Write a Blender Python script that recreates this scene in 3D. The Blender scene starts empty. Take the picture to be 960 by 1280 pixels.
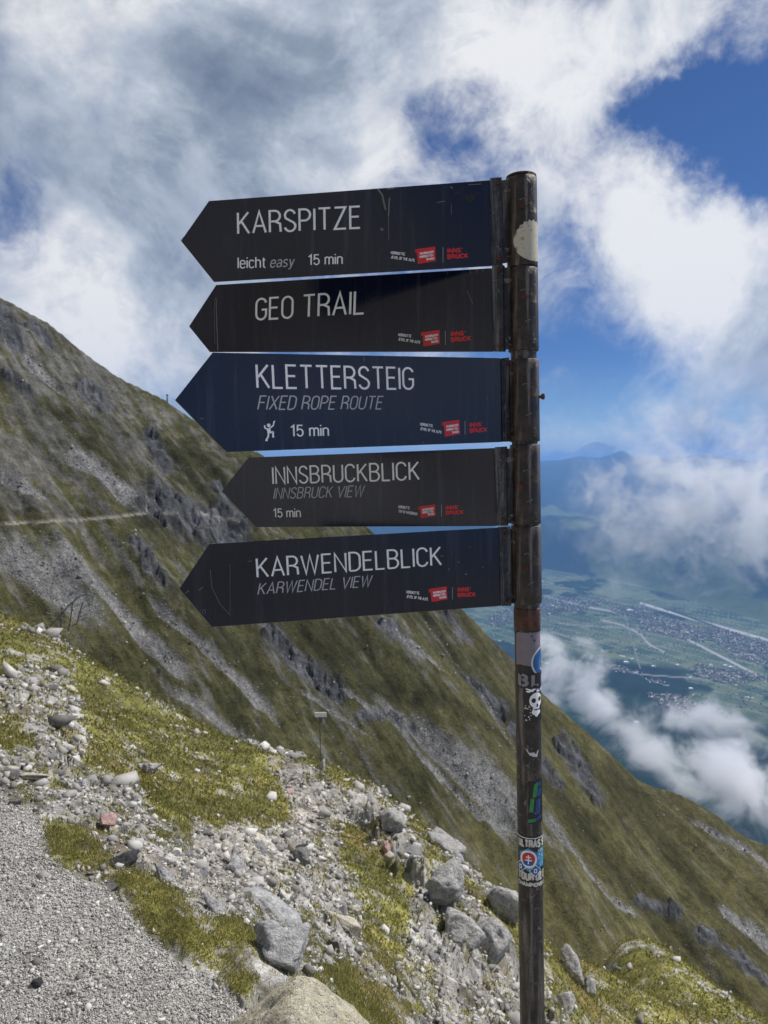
import bpy, bmesh, math, random
import numpy as np
from mathutils import Vector, Matrix

S = bpy.context.scene
COL = S.collection
R = math.radians
random.seed(7); rng = np.random.default_rng(11)

# ------------------------------------------------------------------ camera
F = 924.0                                   # focal length in pixels of a 960 x 1280 frame
CAM = Vector((0, 0, 1.6)); PITCH = math.atan(55 / F)
cd = bpy.data.cameras.new("camera"); cam = bpy.data.objects.new("camera", cd); COL.objects.link(cam)
cam.location = CAM; cam.rotation_euler = (math.pi / 2 - PITCH, 0, 0)
cd.sensor_fit = 'VERTICAL'; cd.sensor_height = 36; cd.lens = 36 * F / 1280
cd.clip_start = 0.05; cd.clip_end = 200000
cd.dof.use_dof = True; cd.dof.focus_distance = 1.8; cd.dof.aperture_fstop = 9.0
S.camera = cam
CP, SP = math.cos(PITCH), math.sin(PITCH)

# ------------------------------------------------------------------ light and sky
SUN_EL, SUN_AZ = R(53), R(68)               # azimuth to the right of the view direction (+Y)
S.view_settings.view_transform = 'Standard'; S.view_settings.look = 'None'
S.view_settings.exposure = 0.0; S.view_settings.gamma = 1
sl = bpy.data.lights.new("sun", 'SUN'); sl.energy = 4.9; sl.angle = R(0.53); sl.color = (1, .95, .87)
sun = bpy.data.objects.new("sun", sl); COL.objects.link(sun)
sd = Vector((math.sin(SUN_AZ) * math.cos(SUN_EL), math.cos(SUN_AZ) * math.cos(SUN_EL), math.sin(SUN_EL)))
sun.rotation_euler = sd.to_track_quat('Z', 'Y').to_euler(); sun.location = (20, 10, 40)


class NT:
    """small helper for building node trees"""
    def __init__(s, tree):
        s.t = tree; s.t.nodes.clear()
    def n(s, typ, ins=None, **props):
        nd = s.t.nodes.new(typ)
        for k, v in props.items(): setattr(nd, k, v)
        for k, v in (ins or {}).items():
            sock = nd.inputs[k]
            if isinstance(v, bpy.types.NodeSocket): s.t.links.new(v, sock)
            else: sock.default_value = v
        return nd
    def m(s, op, a, b=None, c=None, clamp=False):
        ins = {0: a}
        if b is not None: ins[1] = b
        if c is not None: ins[2] = c
        return s.n('ShaderNodeMath', ins, operation=op, use_clamp=clamp).outputs[0]
    def ramp(s, fac, stops, interp='LINEAR'):
        nd = s.n('ShaderNodeValToRGB', {0: fac}); cr = nd.color_ramp; cr.interpolation = interp
        while len(cr.elements) < len(stops): cr.elements.new(.5)
        for e, (p, c) in zip(cr.elements, stops):
            e.position = p; e.color = (*c, 1) if len(c) == 3 else c
        return nd.outputs[0]
    def noise(s, vec, scale, detail=4, rough=.55, lac=2.0, dist=0.0):
        return s.n('ShaderNodeTexNoise', {'Vector': vec, 'Scale': scale, 'Detail': detail, 'Roughness': rough,
                                          'Lacunarity': lac, 'Distortion': dist})
    def mix(s, fac, a, b, blend='MIX'):
        nd = s.n('ShaderNodeMix', data_type='RGBA', blend_type=blend)
        for i, v in ((0, fac), (6, a), (7, b)):
            if isinstance(v, bpy.types.NodeSocket): s.t.links.new(v, nd.inputs[i])
            else: nd.inputs[i].default_value = v if i == 0 else (*v, 1)
        return nd.outputs[2]
    def smooth(s, v, lo, hi):
        return s.n('ShaderNodeMapRange', {0: v, 1: lo, 2: hi, 3: 0.0, 4: 1.0}, interpolation_type='SMOOTHSTEP').outputs[0]


def px_t(u, v):
    """pixel -> (x/y, z/y) of its ray, z relative to the camera"""
    cx, cy = (u - 480) / F, (640 - v) / F
    dy = CP + cy * SP
    return cx / dy, (cy * CP - SP) / dy


world = bpy.data.worlds.new("World"); S.world = world; world.use_nodes = True
w = NT(world.node_tree)
sky = w.n('ShaderNodeTexSky', sky_type='NISHITA', sun_disc=False, sun_elevation=SUN_EL, sun_rotation=SUN_AZ,
          altitude=2300, air_density=1.0, dust_density=.4, ozone_density=2.2)
tc = w.n('ShaderNodeTexCoord').outputs['Generated']
sep = w.n('ShaderNodeSeparateXYZ', {0: tc})
az = w.m('ARCTAN2', sep.outputs[0], sep.outputs[1]); el = w.m('ARCSINE', sep.outputs[2])
base_co = w.n('ShaderNodeCombineXYZ', {0: az, 1: el}).outputs[0]
wn = w.noise(tc, 5.5, 6, .6)
wv = w.n('ShaderNodeVectorMath', {0: wn.outputs['Color'], 1: (.5, .5, .5)}, operation='SUBTRACT').outputs[0]
wv = w.n('ShaderNodeVectorMath', {0: wv, 'Scale': .22}, operation='SCALE').outputs[0]
co = w.n('ShaderNodeVectorMath', {0: base_co, 1: wv}, operation='ADD').outputs[0]
# cloud banks and gaps: (px u, px v, half width px, half height px, turn in degrees, weight)
BLOBS = [(150, 110, 420, 300, 0, .85), (600, 20, 420, 130, -8, .75), (330, 230, 300, 210, 0, .4), (800, 40, 260, 90, 12, .5),
         (140, 400, 330, 150, 0, .8), (800, 255, 330, 95, -42, .85), (900, 350, 200, 130, -30, .4), (900, 560, 260, 70, 0, .7), (400, 60, 300, 160, 0, .4),
         (900, 165, 140, 105, -20, -1.15), (545, 150, 150, 95, -20, -.95), (770, 450, 150, 130, 0, -.62), (-10, 250, 80, 110, 0, -.7),
         (690, 520, 90, 60, 0, -.35), (690, 125, 90, 60, -30, -.5), (850, 110, 90, 60, 0, -.5)]
cover = None
for (u, v, su, sv, rot, wt) in BLOBS:
    tx, tz = px_t(u, v)
    a0 = math.atan(tx); e0 = math.atan2(tz, math.hypot(1, tx))
    mp = w.n('ShaderNodeMapping', {'Vector': co, 'Location': (a0, e0, 0), 'Rotation': (0, 0, R(rot)),
                                   'Scale': (su / F, sv / F, 1)}, vector_type='TEXTURE')
    g = w.n('ShaderNodeTexGradient', {0: mp.outputs[0]}, gradient_type='SPHERICAL').outputs['Fac']
    g = w.smooth(g, 0.0, 1.0)
    g = w.m('MULTIPLY', g, wt)
    cover = g if cover is None else w.m('ADD', cover, g)
n1 = w.noise(tc, 3.2, 14, .63, 2.1, .15).outputs[0]
n2 = w.noise(tc, 1.4, 5, .5).outputs[0]
dens = w.m('ADD', w.m('MULTIPLY_ADD', w.m('SUBTRACT', n1, .5), 2.1, .30), w.m('MULTIPLY', cover, .62))
dens = w.m('ADD', dens, w.m('MULTIPLY', w.m('SUBTRACT', n2, .5), .7))
smp = w.n('ShaderNodeVectorMath', {0: w.n('ShaderNodeVectorMath', {0: w.noise(tc, 60, 5, .6).outputs['Color'], 1: (.5, .5, .5)}, operation='SUBTRACT').outputs[0], 'Scale': .02}, operation='SCALE').outputs[0]
co2 = w.n('ShaderNodeVectorMath', {0: base_co, 1: smp}, operation='ADD').outputs[0]
for (u, v, su, sv) in [(693, 571, 17, 7), (722, 568, 20, 6), (745, 562, 26, 9), (905, 560, 45, 10), (840, 566, 30, 6)]:
    tx, tz = px_t(u, v)
    mp = w.n('ShaderNodeMapping', {'Vector': co2, 'Location': (math.atan(tx), math.atan2(tz, math.hypot(1, tx)), 0), 'Scale': (su / F, sv / F, 1)}, vector_type='TEXTURE')
    dens = w.m('ADD', dens, w.m('MULTIPLY', w.smooth(w.n('ShaderNodeTexGradient', {0: mp.outputs[0]}, gradient_type='SPHERICAL').outputs['Fac'], 0.0, .5), 1.6))
wf = w.noise(tc, 14, 8, .68, 2.1, .6).outputs[0]
dens = w.m('ADD', dens, w.m('MULTIPLY', w.m('SUBTRACT', wf, .5), 1.0))
fac = w.smooth(dens, .0, .94)
low = w.smooth(el, -.02, .03)
# body shade of the clouds: thick and low parts greyer
n3 = w.noise(tc, 4.3, 9, .6, 2.0, .5).outputs[0]
sh = w.m('ADD', w.m('MULTIPLY', n3, 1.5), w.m('MULTIPLY', w.smooth(dens, .5, 1.5), -.28))
for (u, v, su, sv, rot, wt) in [(670, 60, 280, 150, -8, .34), (470, 170, 170, 90, 0, .25), (90, 90, 330, 230, 0, -.10), (900, 520, 200, 120, 0, -.12), (850, 290, 280, 110, -42, .32), (70, 330, 150, 90, 0, .25), (180, 440, 260, 110, 0, .18), (545, 150, 110, 70, 0, -.3)]:
    tx, tz = px_t(u, v)
    mp = w.n('ShaderNodeMapping', {'Vector': co, 'Location': (math.atan(tx), math.atan2(tz, math.hypot(1, tx)), 0), 'Rotation': (0, 0, R(rot)), 'Scale': (su / F, sv / F, 1)}, vector_type='TEXTURE')
    sh = w.m('ADD', sh, w.m('MULTIPLY', w.smooth(w.n('ShaderNodeTexGradient', {0: mp.outputs[0]}, gradient_type='SPHERICAL').outputs['Fac'], 0.0, 1.0), wt))
ccol = w.ramp(sh, [(.18, (.18, .23, .32)), (.45, (.34, .40, .50)), (.66, (.60, .66, .75)), (.88, (1.04, 1.04, 1.04))])
bg1 = w.n('ShaderNodeBackground', {0: w.mix(1.0, sky.outputs[0], w.mix(w.smooth(el, -.01, .16), (1.0, 1.12, 1.18), (.42, .62, .95)), 'MULTIPLY'), 1: .075})
bg2 = w.n('ShaderNodeBackground', {0: ccol, 1: .84})
mx = w.n('ShaderNodeMixShader', {0: fac, 1: bg1.outputs[0], 2: bg2.outputs[0]})
w.n('ShaderNodeOutputWorld', {0: mx.outputs[0]})
world.cycles.sampling_method = 'AUTOMATIC'
S.cycles.volume_bounces = 8; S.cycles.max_bounces = 8; S.cycles.transparent_max_bounces = 16
S.cycles.volume_step_rate = 2.0; S.cycles.volume_max_steps = 128
S.cycles.use_adaptive_sampling = True


# ------------------------------------------------------------------ helpers
def unit(v): return v / np.linalg.norm(v)

def tag(o, label=None, cat=None, group=None, kind=None):
    if label: o['label'] = label
    if cat: o['category'] = cat
    if group: o['group'] = group
    if kind: o['kind'] = kind
    return o

def empty(name, loc=(0, 0, 0)):
    o = bpy.data.objects.new(name, None); COL.objects.link(o); o.location = loc; o.empty_display_size = .2
    return o

def mesh_obj(name, verts, faces, mat=None, parent=None, smooth=False, loc=None):
    """verts in world coordinates; when a parent is given they are taken relative to its location"""
    verts = np.asarray(verts, dtype=np.float64).reshape(-1, 3)
    if parent is not None:
        p = parent; off = np.zeros(3)
        while p is not None: off += np.array(p.location); p = p.parent
        verts = verts - off
    if loc is not None: verts = verts - np.array(loc)
    me = bpy.data.meshes.new(name)
    if isinstance(faces, np.ndarray):
        nf, k = faces.shape
        me.vertices.add(len(verts)); me.vertices.foreach_set('co', verts.astype(np.float32).ravel())
        me.loops.add(nf * k); me.loops.foreach_set('vertex_index', faces.astype(np.int32).ravel())
        me.polygons.add(nf); me.polygons.foreach_set('loop_start', np.arange(0, nf * k, k, dtype=np.int32))
        me.update(calc_edges=True)
    else:
        me.from_pydata(verts.tolist(), [], faces)
    if smooth: me.polygons.foreach_set('use_smooth', [True] * len(me.polygons))
    if mat: me.materials.append(mat)
    o = bpy.data.objects.new(name, me); COL.objects.link(o)
    if parent is not None: o.parent = parent
    if loc is not None: o.location = loc
    return o

class MB:
    """collects boxes, tubes and sheets into one mesh"""
    def __init__(s): s.v = []; s.f = []
    def add(s, v, f):
        b = len(s.v); s.v += [tuple(map(float, p)) for p in v]; s.f += [tuple(b + i for i in q) for q in f]
    def prism(s, poly_front, back_vec):
        n = len(poly_front); a = [np.array(p, float) for p in poly_front]; b = [p + back_vec for p in a]
        s.add(a + b, [tuple(range(n)), tuple(range(2 * n - 1, n - 1, -1))] + [(i, i + n, (i + 1) % n + n, (i + 1) % n) for i in range(n)])
    def box(s, c, X, Y, Z):
        c, X, Y, Z = (np.array(q, float) for q in (c, X, Y, Z))
        s.prism([c - X - Y - Z, c + X - Y - Z, c + X - Y + Z, c - X - Y + Z], 2 * Y)
    def tube(s, a, b, r0, r1=None, n=12, cap=True):
        a, b = np.array(a, float), np.array(b, float); r1 = r0 if r1 is None else r1
        d = unit(b - a); h = np.array([0, 0, 1.]) if abs(d[2]) < .9 else np.array([1., 0, 0])
        x = unit(np.cross(d, h)); y = np.cross(d, x); vs = []
        for p, r in ((a, r0), (b, r1)):
            vs += [p + r * (math.cos(2 * math.pi * i / n) * x + math.sin(2 * math.pi * i / n) * y) for i in range(n)]
        fs = [(i, (i + 1) % n, (i + 1) % n + n, i + n) for i in range(n)]
        if cap: fs += [tuple(range(n - 1, -1, -1)), tuple(range(n, 2 * n))]
        s.add(vs, fs)
    def build(s, name, mat, parent=None, smooth=False, loc=None):
        o = mesh_obj(name, s.v, s.f, mat, parent, smooth, loc)
        bm = bmesh.new(); bm.from_mesh(o.data); bmesh.ops.recalc_face_normals(bm, faces=bm.faces); bm.to_mesh(o.data); bm.free()
        return o

def hash2(ix, iy, seed=0):
    h = (ix.astype(np.int64) * 374761393 + iy.astype(np.int64) * 668265263 + seed * 1442695041) & 0xffffffff
    h = ((h ^ (h >> 13)) * 1274126177) & 0xffffffff
    h = (h ^ (h >> 16)) & 0xffffffff
    return h.astype(np.float64) / 4294967295.0

def vnoise(x, y, seed=0):
    ix, iy = np.floor(x), np.floor(y); fx, fy = x - ix, y - iy
    fx = fx * fx * fx * (fx * (fx * 6 - 15) + 10); fy = fy * fy * fy * (fy * (fy * 6 - 15) + 10)
    a, b = hash2(ix, iy, seed), hash2(ix + 1, iy, seed); c, d = hash2(ix, iy + 1, seed), hash2(ix + 1, iy + 1, seed)
    return (a + (b - a) * fx + (c - a) * fy + (a - b - c + d) * fx * fy) * 2 - 1

def fbm(x, y, octv=4, seed=0, gain=.5):
    s = 0; a = 1.0; t = 0
    for k in range(octv):
        f = 2.03 ** k; s = s + a * vnoise(x * f + 17.3 * k, y * f - 9.1 * k, seed + k); t += a; a *= gain
    return s / t

def blocks(x, y, size, seed):
    """broken rock: every cell is a tilted facet of its own height; also returns closeness to a joint"""
    x = x / size + .25 * vnoise(x / size * 1.3, y / size * 1.3, seed + 5); y = y / size
    ix, iy = np.floor(x), np.floor(y); best = np.full(x.shape, 9.); sec = np.full(x.shape, 9.); h = np.zeros(x.shape)
    for dx in (-1, 0, 1):
        for dy in (-1, 0, 1):
            cx, cy = ix + dx, iy + dy
            px = cx + hash2(cx, cy, seed); py = cy + hash2(cx, cy, seed + 1)
            d = np.hypot(x - px, y - py)
            val = (hash2(cx, cy, seed + 2) - .5) * .7 + (x - px) * (hash2(cx, cy, seed + 3) - .5) * 1.5 + (y - py) * (hash2(cx, cy, seed + 4) - .5) * 1.5
            nw = d < best
            sec = np.where(nw, best, np.minimum(sec, d)); h = np.where(nw, val, h); best = np.where(nw, d, best)
    return h * size, sec - best

def sstep(x, a, b):
    t = np.clip((x - a) / (b - a), 0, 1); return t * t * (3 - 2 * t)

def seg_dist(U, V, pts):
    """distance from (U,V) to a polyline, and position 0..1 along it"""
    best = np.full(U.shape, 1e9); pos = np.zeros(U.shape); n = len(pts) - 1
    for i in range(n):
        ax, ay = pts[i][:2]; bx, by = pts[i + 1][:2]; L = (bx - ax) ** 2 + (by - ay) ** 2
        t = np.clip(((U - ax) * (bx - ax) + (V - ay) * (by - ay)) / L, 0, 1)
        d = np.hypot(U - ax - t * (bx - ax), V - ay - t * (by - ay))
        m = d < best; best = np.where(m, d, best); pos = np.where(m, (i + t) / n, pos)
    return best, pos

def in_poly(U, V, poly):
    ins = np.zeros(U.shape, bool); n = len(poly)
    for i in range(n):
        x0, y0 = poly[i]; x1, y1 = poly[(i + 1) % n]
        c = ((y0 > V) != (y1 > V)) & (U < (x1 - x0) * (V - y0) / (y1 - y0 + 1e-9) + x0)
        ins ^= c
    return ins

def poly_mask(U, V, poly, soft):
    d, _ = seg_dist(U, V, list(poly) + [poly[0]])
    s = np.where(in_poly(U, V, poly), d, -d)
    return sstep(s, -soft, soft)

def to_px(x, y, z):
    zr = z - CAM.z; dep = y * CP - zr * SP; dep = np.where(dep < 1e-3, 1e-3, dep)
    return 480 + F * x / dep, 640 - F * (zr * CP + y * SP) / dep


# ------------------------------------------------------------------ materials
def mat_new(name):
    m = bpy.data.materials.new(name); m.use_nodes = True; return m, NT(m.node_tree)

def principled(n, col, rough=.6, metal=0.0, bump=None, bstr=.3, bdist=.01, spec=.5, **extra):
    ins = {'Base Color': col if isinstance(col, bpy.types.NodeSocket) else (*col, 1), 'Roughness': rough, 'Metallic': metal, 'Specular IOR Level': spec}
    ins.update(extra)
    if bump is not None:
        ins['Normal'] = n.n('ShaderNodeBump', {'Height': bump, 'Strength': bstr, 'Distance': bdist}).outputs[0]
    b = n.n('ShaderNodeBsdfPrincipled', ins)
    n.n('ShaderNodeOutputMaterial', {0: b.outputs[0]})
    return b

def simple(name, col, rough=.6, metal=0.0, spec=.5):
    m, n = mat_new(name)
    c = n.n('ShaderNodeTexCoord').outputs['Object']
    v = n.noise(c, 60, 4).outputs[0]
    cc = n.mix(v, tuple(x * .8 for x in col), tuple(min(1, x * 1.15) for x in col))
    principled(n, cc, rough, metal, spec=spec); return m

M_SIGN, n = mat_new("sign_vinyl")
c = n.n('ShaderNodeTexCoord').outputs['Object']
dust = n.noise(c, 9, 6, .6).outputs[0]
stk = n.noise(n.n('ShaderNodeMapping', {0: c, 'Scale': (26, 26, 1.6)}).outputs[0], 2.0, 5, .6).outputs[0]
spk = n.n('ShaderNodeTexVoronoi', {'Vector': c, 'Scale': 26.0, 'Randomness': 1.0}).outputs['Distance']
dots = n.m('MULTIPLY', n.m('LESS_THAN', spk, .022), .35)
a = n.m('ADD', n.m('MULTIPLY', n.smooth(stk, .50, .85), .16), n.m('MULTIPLY', n.smooth(dust, .55, .85), .05))
a = n.m('ADD', a, dots)
cc = n.mix(a, (.0045, .0078, .0240), (.19, .21, .27))
rg = n.m('MULTIPLY_ADD', dust, .14, .06)
fine = n.noise(c, 420, 3).outputs[0]
principled(n, cc, rg, 0, fine, .10, .001, .5)

def rust(name, dark, brown, pale, scale=1.0):
    m, n = mat_new(name)
    c = n.n('ShaderNodeTexCoord').outputs['Object']
    a = n.noise(c, 28 * scale, 8, .62).outputs[0]; b = n.noise(c, 150 * scale, 4, .6).outputs[0]
    v = n.noise(n.n('ShaderNodeMapping', {0: c, 'Scale': (55, 55, 3.5)}).outputs[0], 1.0, 6, .6).outputs[0]
    col = n.mix(n.smooth(a, .40, .66), dark, brown)
    col = n.mix(n.m('MULTIPLY', n.smooth(v, .48, .64), .6), col, pale)
    col = n.mix(n.m('MULTIPLY', n.smooth(b, .60, .72), .7), col, tuple(x * .25 for x in dark))
    chip = n.noise(c, 45 * scale, 9, .72, 2.2, .8).outputs[0]; ch = n.smooth(chip, .585, .61)
    col = n.mix(n.m('MULTIPLY', ch, .65), col, pale)
    rim = n.m('SUBTRACT', n.smooth(chip, .55, .585), ch, clamp=True); col = n.mix(n.m('MULTIPLY', rim, .8), col, (.004, .0035, .003))
    a = n.m('SUBTRACT', a, n.m('MULTIPLY', n.smooth(chip, .55, .6), .35))
    principled(n, col, n.m('MULTIPLY_ADD', a, .5, .22), .25, n.m('ADD', a, n.m('MULTIPLY', b, .4)), .5, .004, .5)
    return m
M_SLEEVE = rust("rusty_painted_steel", (.018, .015, .015), (.060, .042, .034), (.24, .21, .18))
M_POST = rust("weathered_steel_pipe", (.026, .022, .020), (.066, .054, .046), (.24, .22, .20))
M_FLANGE = rust("worn_flange_steel", (.013, .016, .026), (.05, .05, .058), (.20, .20, .20), 1.6)
M_RUST = rust("red_rust", (.045, .015, .010), (.10, .035, .02), (.16, .08, .05), 2)
M_WHITE = simple("letter_white", (.86, .87, .88), .45)
M_GREYTXT = simple("letter_grey", (.42, .43, .46), .45)
M_RED = simple("logo_red", (.62, .018, .028), .4)
M_STK_WHITE = simple("sticker_white", (.62, .60, .54), .6)
M_BLACK = simple("sticker_black", (.008, .008, .010), .35)
M_LILAC = simple("sticker_worn_lilac", (.20, .17, .20), .5)
M_BLUE = simple("sticker_blue", (.012, .10, .32), .35)
M_LBLUE = simple("sticker_light_blue", (.03, .28, .55), .35)
M_SRED = simple("sticker_red", (.55, .02, .02), .4)
M_GREEN = simple("sticker_green", (.04, .40, .10), .4)
M_GREY = simple("sticker_grey", (.24, .22, .24), .5)
M_STEEL = simple("old_grey_steel", (.10, .11, .12), .5, .5)
M_WPAINT = simple("white_board", (.75, .75, .72), .5)

def rockmat(name, lo, hi, tint, lich=.0, sc=1.0, speck=False):
    m, n = mat_new(name)
    c = n.n('ShaderNodeTexCoord').outputs['Object']
    a = n.noise(c, 3.4 * sc, 10, .68, 2.2, .4).outputs[0]; b = n.noise(c, 22 * sc, 6, .6).outputs[0]
    col = n.ramp(a, [(.30, lo), (.52, tint), (.68, hi)])
    crk = n.noise(n.n('ShaderNodeMapping', {0: c, 'Rotation': (.4, .7, .2), 'Scale': (1, 3.0, 1)}).outputs[0], 5 * sc, 8, .7).outputs[0]
    crk = n.m('MULTIPLY', n.m('LESS_THAN', n.m('ABSOLUTE', n.m('SUBTRACT', crk, .5)), .012), .5)
    col = n.mix(n.m('MULTIPLY', crk, 1.5), col, tuple(x * .22 for x in lo))
    col = n.mix(n.m('MULTIPLY', n.smooth(b, .5, .75), .45), col, lo)
    if speck:
        s_ = n.noise(c, 30 * sc, 4, .75).outputs[0]
        col = n.mix(n.m('MULTIPLY', n.smooth(s_, .56, .62), .85), col, (.05, .05, .04))
        col = n.mix(n.m('MULTIPLY', n.smooth(n.noise(c, 9 * sc, 5).outputs[0], .5, .6), .5), col, (.56, .47, .29)); col = n.mix(n.m('MULTIPLY', n.smooth(n.noise(c, 3.2 * sc, 8, .7).outputs[0], .56, .66), .6), col, (.16, .15, .12))
    if lich:
        col = n.mix(n.m('MULTIPLY', n.smooth(n.noise(c, 2 * sc, 6).outputs[0], .55, .66), lich), col, (.045, .05, .015))
    principled(n, col, .88, 0, n.m('ADD', a, n.m('MULTIPLY', b, .6)), 1.0, .09 / sc, .25)
    return m
M_ROCK = rockmat("pale_limestone", (.20, .195, .19), (.72, .71, .68), (.52, .51, .49), .3)
M_ROCKG = rockmat("grey_limestone", (.20, .20, .205), (.70, .69, .68), (.47, .47, .47), .15, 4)
M_ROCKY = rockmat("speckled_cream_boulder", (.36, .33, .26), (.78, .73, .60), (.62, .58, .46), 0, 5, True)
M_ROCKD = rockmat("dark_stone", (.03, .03, .035), (.11, .11, .12), (.06, .06, .065), 0, 5)
M_PINK = rockmat("red_painted_stone", (.40, .24, .22), (.70, .52, .48), (.58, .38, .35), 0, 6)
M_CREAM = rockmat("cream_stone", (.40, .36, .28), (.70, .66, .56), (.58, .53, .43), 0, 5)

# grounds carry their broad colours in a vertex attribute; grain and relief come from noise
def groundmat(name, scales, bumpd, amp=.9, dots=None, sat=None):
    m, n = mat_new(name)
    c = n.n('ShaderNodeNewGeometry').outputs['Position']
    col = n.n('ShaderNodeAttribute', attribute_name='col').outputs['Color']
    rgh = n.n('ShaderNodeAttribute', attribute_name='rough').outputs['Fac']
    bump = None
    for i, sc in enumerate(scales):
        v = n.noise(c, sc, 5, .65).outputs[0]
        k = n.m('MULTIPLY_ADD', n.m('SUBTRACT', v, .5), amp * 2, 1.0, clamp=False)
        k = n.m('MAXIMUM', k, .15)
        g = n.n('ShaderNodeCombineXYZ', {0: k, 1: k, 2: k}).outputs[0]
        col = n.mix(1.0, col, g, 'MULTIPLY')
        b = n.m('MULTIPLY', v, 1.0 / (1.7 ** i))
        bump = b if bump is None else n.m('ADD', bump, b)
    if dots:
        for sc, th, cc, dd in dots:
            vo = n.n('ShaderNodeTexVoronoi', {'Vector': c, 'Scale': sc})
            d = n.m('LESS_THAN', vo.outputs['Distance'], n.m('MULTIPLY', n.n('ShaderNodeSeparateColor', {0: vo.outputs['Color']}).outputs[0], th))
            d = n.m('MULTIPLY', d, dd)
            col = n.mix(d, col, cc)
    principled(n, col, .95, 0, bump, .8, bumpd, .15)
    return m
M_NEAR = groundmat("alpine_ground_near", (1.6, 11, 75), .05, 1.15)
M_FAR = groundmat("alpine_slope_far", (.05, .30, 1.1, 3.4), 1.6, .95, None)
M_VALLEY = groundmat("valley_land", (.004, .02), 2.0, .35)
M_MOUNT = groundmat("far_mountain_land", (.0008, .004), 60, .4)


# ------------------------------------------------------------------ the shape of the land
# (px u, px v, distance ahead in metres): where the photograph's near slope lies
CTRL = [(0, 1280, 2.13), (0, 1180, 2.45), (0, 1100, 2.87), (0, 1010, 3.55), (130, 1130, 2.75), (130, 1200, 2.4), (250, 1280, 2.13), (200, 1150, 2.65), (300, 1190, 2.5), (330, 1260, 2.2),
        (90, 1050, 3.25), (-150, 1100, 2.87), (-150, 1000, 3.6), (-150, 1280, 2.13),
        (130, 1022, 4.3), (0, 975, 4.6), (0, 945, 6.2), (60, 900, 9.5), (200, 1045, 5.6), (300, 1105, 5.2), (350, 1145, 5.2), (430, 1180, 5.6), (440, 1235, 4.6),
        (500, 1270, 5.2), (600, 1280, 7.5), (-100, 950, 6), (-100, 850, 15), (0, 850, 16), (0, 805, 27), (-100, 765, 36), (-100, 735, 46),
        (0, 773, 42), (60, 797, 41), (100, 822, 39), (200, 880, 33), (300, 934, 29), (400, 964, 26.5), (480, 1006, 22), (540, 1052, 18.5), (600, 1098, 16), (650, 1150, 14.5),
        (700, 1190, 22), (760, 1192, 42), (815, 1198, 48), (875, 1232, 44), (950, 1278, 38), (1100, 1370, 34), (800, 1262, 26), (735, 1260, 15), (900, 1380, 15), (700, 1330, 9.5),
        (150, 900, 22), (250, 950, 18), (150, 965, 9), (300, 1003, 13), (400, 1052, 13), (500, 1103, 12), (600, 1183, 11), (640, 1250, 9.5), (400, 1112, 9), (520, 1182, 9), (300, 1053, 8.6)]
EDGE = [(-100, 735, 46), (0, 773, 42), (60, 797, 41), (100, 822, 39), (200, 880, 33), (300, 934, 29), (400, 964, 26.5), (480, 1006, 22), (540, 1052, 18.5), (600, 1098, 16),
        (650, 1150, 14.5), (760, 1192, 42), (815, 1198, 48), (875, 1232, 44), (950, 1278, 38), (1100, 1370, 34)]
K, E_ = [], []
def addp(x, y, zr):
    r = math.hypot(x, y); K.append((math.atan2(x, y) * 2.2, math.log(r))); E_.append(zr / r)
for (u, v, y) in CTRL:
    t, e = px_t(u, v); addp(t * y, y, e * y)
for (u, v, y) in EDGE:
    t, e = px_t(u, v)
    addp(t * y * 1.5, y * 1.5, (e - .10) * y * 1.5); addp(t * y * 2.3, y * 2.3, (e - .34) * y * 2.3); addp(t * y * 4, y * 4, (e - .6) * y * 4)
for x, y, z in [(-1, 1, 0), (-.5, 1, 0), (0, 1, 0), (.4, 1, -.02), (-.5, 1.7, 0), (0, 1.7, 0), (.34, 1.72, -.10), (-1.1, 1.7, 0), (.8, 1.6, -.35), (1.2, 1.2, -.5), (.1, 2.15, -.25), (.45, 2.3, -.65), (1.2, 2.2, -1.3), (-1.8, 1.6, 0), (1.5, 4, -2.8), (2.6, 6, -4.6)]:
    addp(x, y, z - 1.6)
K = np.array(K); E_ = np.array(E_)
def phi(d): return np.where(d > 1e-9, d * d * np.log(d + 1e-12), 0)
nK = len(K)
D = np.hypot(K[:, None, 0] - K[None, :, 0], K[:, None, 1] - K[None, :, 1])
A = np.zeros((nK + 3, nK + 3)); A[:nK, :nK] = phi(D) + np.eye(nK) * .004
A[:nK, nK] = 1; A[:nK, nK + 1:] = K; A[nK, :nK] = 1; A[nK + 1:, :nK] = K.T
W_ = np.linalg.solve(A, np.concatenate([E_, [0, 0, 0]]))
def near_base(x, y):
    r = np.hypot(x, y); th = np.clip(np.arctan2(x, y), -.72, .72) * 2.2; lr = np.log(np.clip(r, .9, 200))
    e = W_[nK] + W_[nK + 1] * th + W_[nK + 2] * lr
    for i in range(nK): e = e + W_[i] * phi(np.hypot(th - K[i, 0], lr - K[i, 1]))
    z = 1.6 + e * r
    z = np.where(r > 150, 1.6 + e * 150 - 1.0 * (r - 150), z)
    k = sstep(r, .8, 1.5); z = z * k
    back = sstep(np.abs(np.arctan2(x, y)), .95, 1.5)         # beside and behind the viewer: unseen hillside, shaped to reflect dark in the signs
    return z * (1 - back) + back * (.10 * np.maximum(-y - 1, 0) - .6 * np.maximum(x - .8, 0) + 1.1 * np.maximum(-x - 1, 0)).clip(-200, 160) * sstep(r, 1.2, 4)

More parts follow.
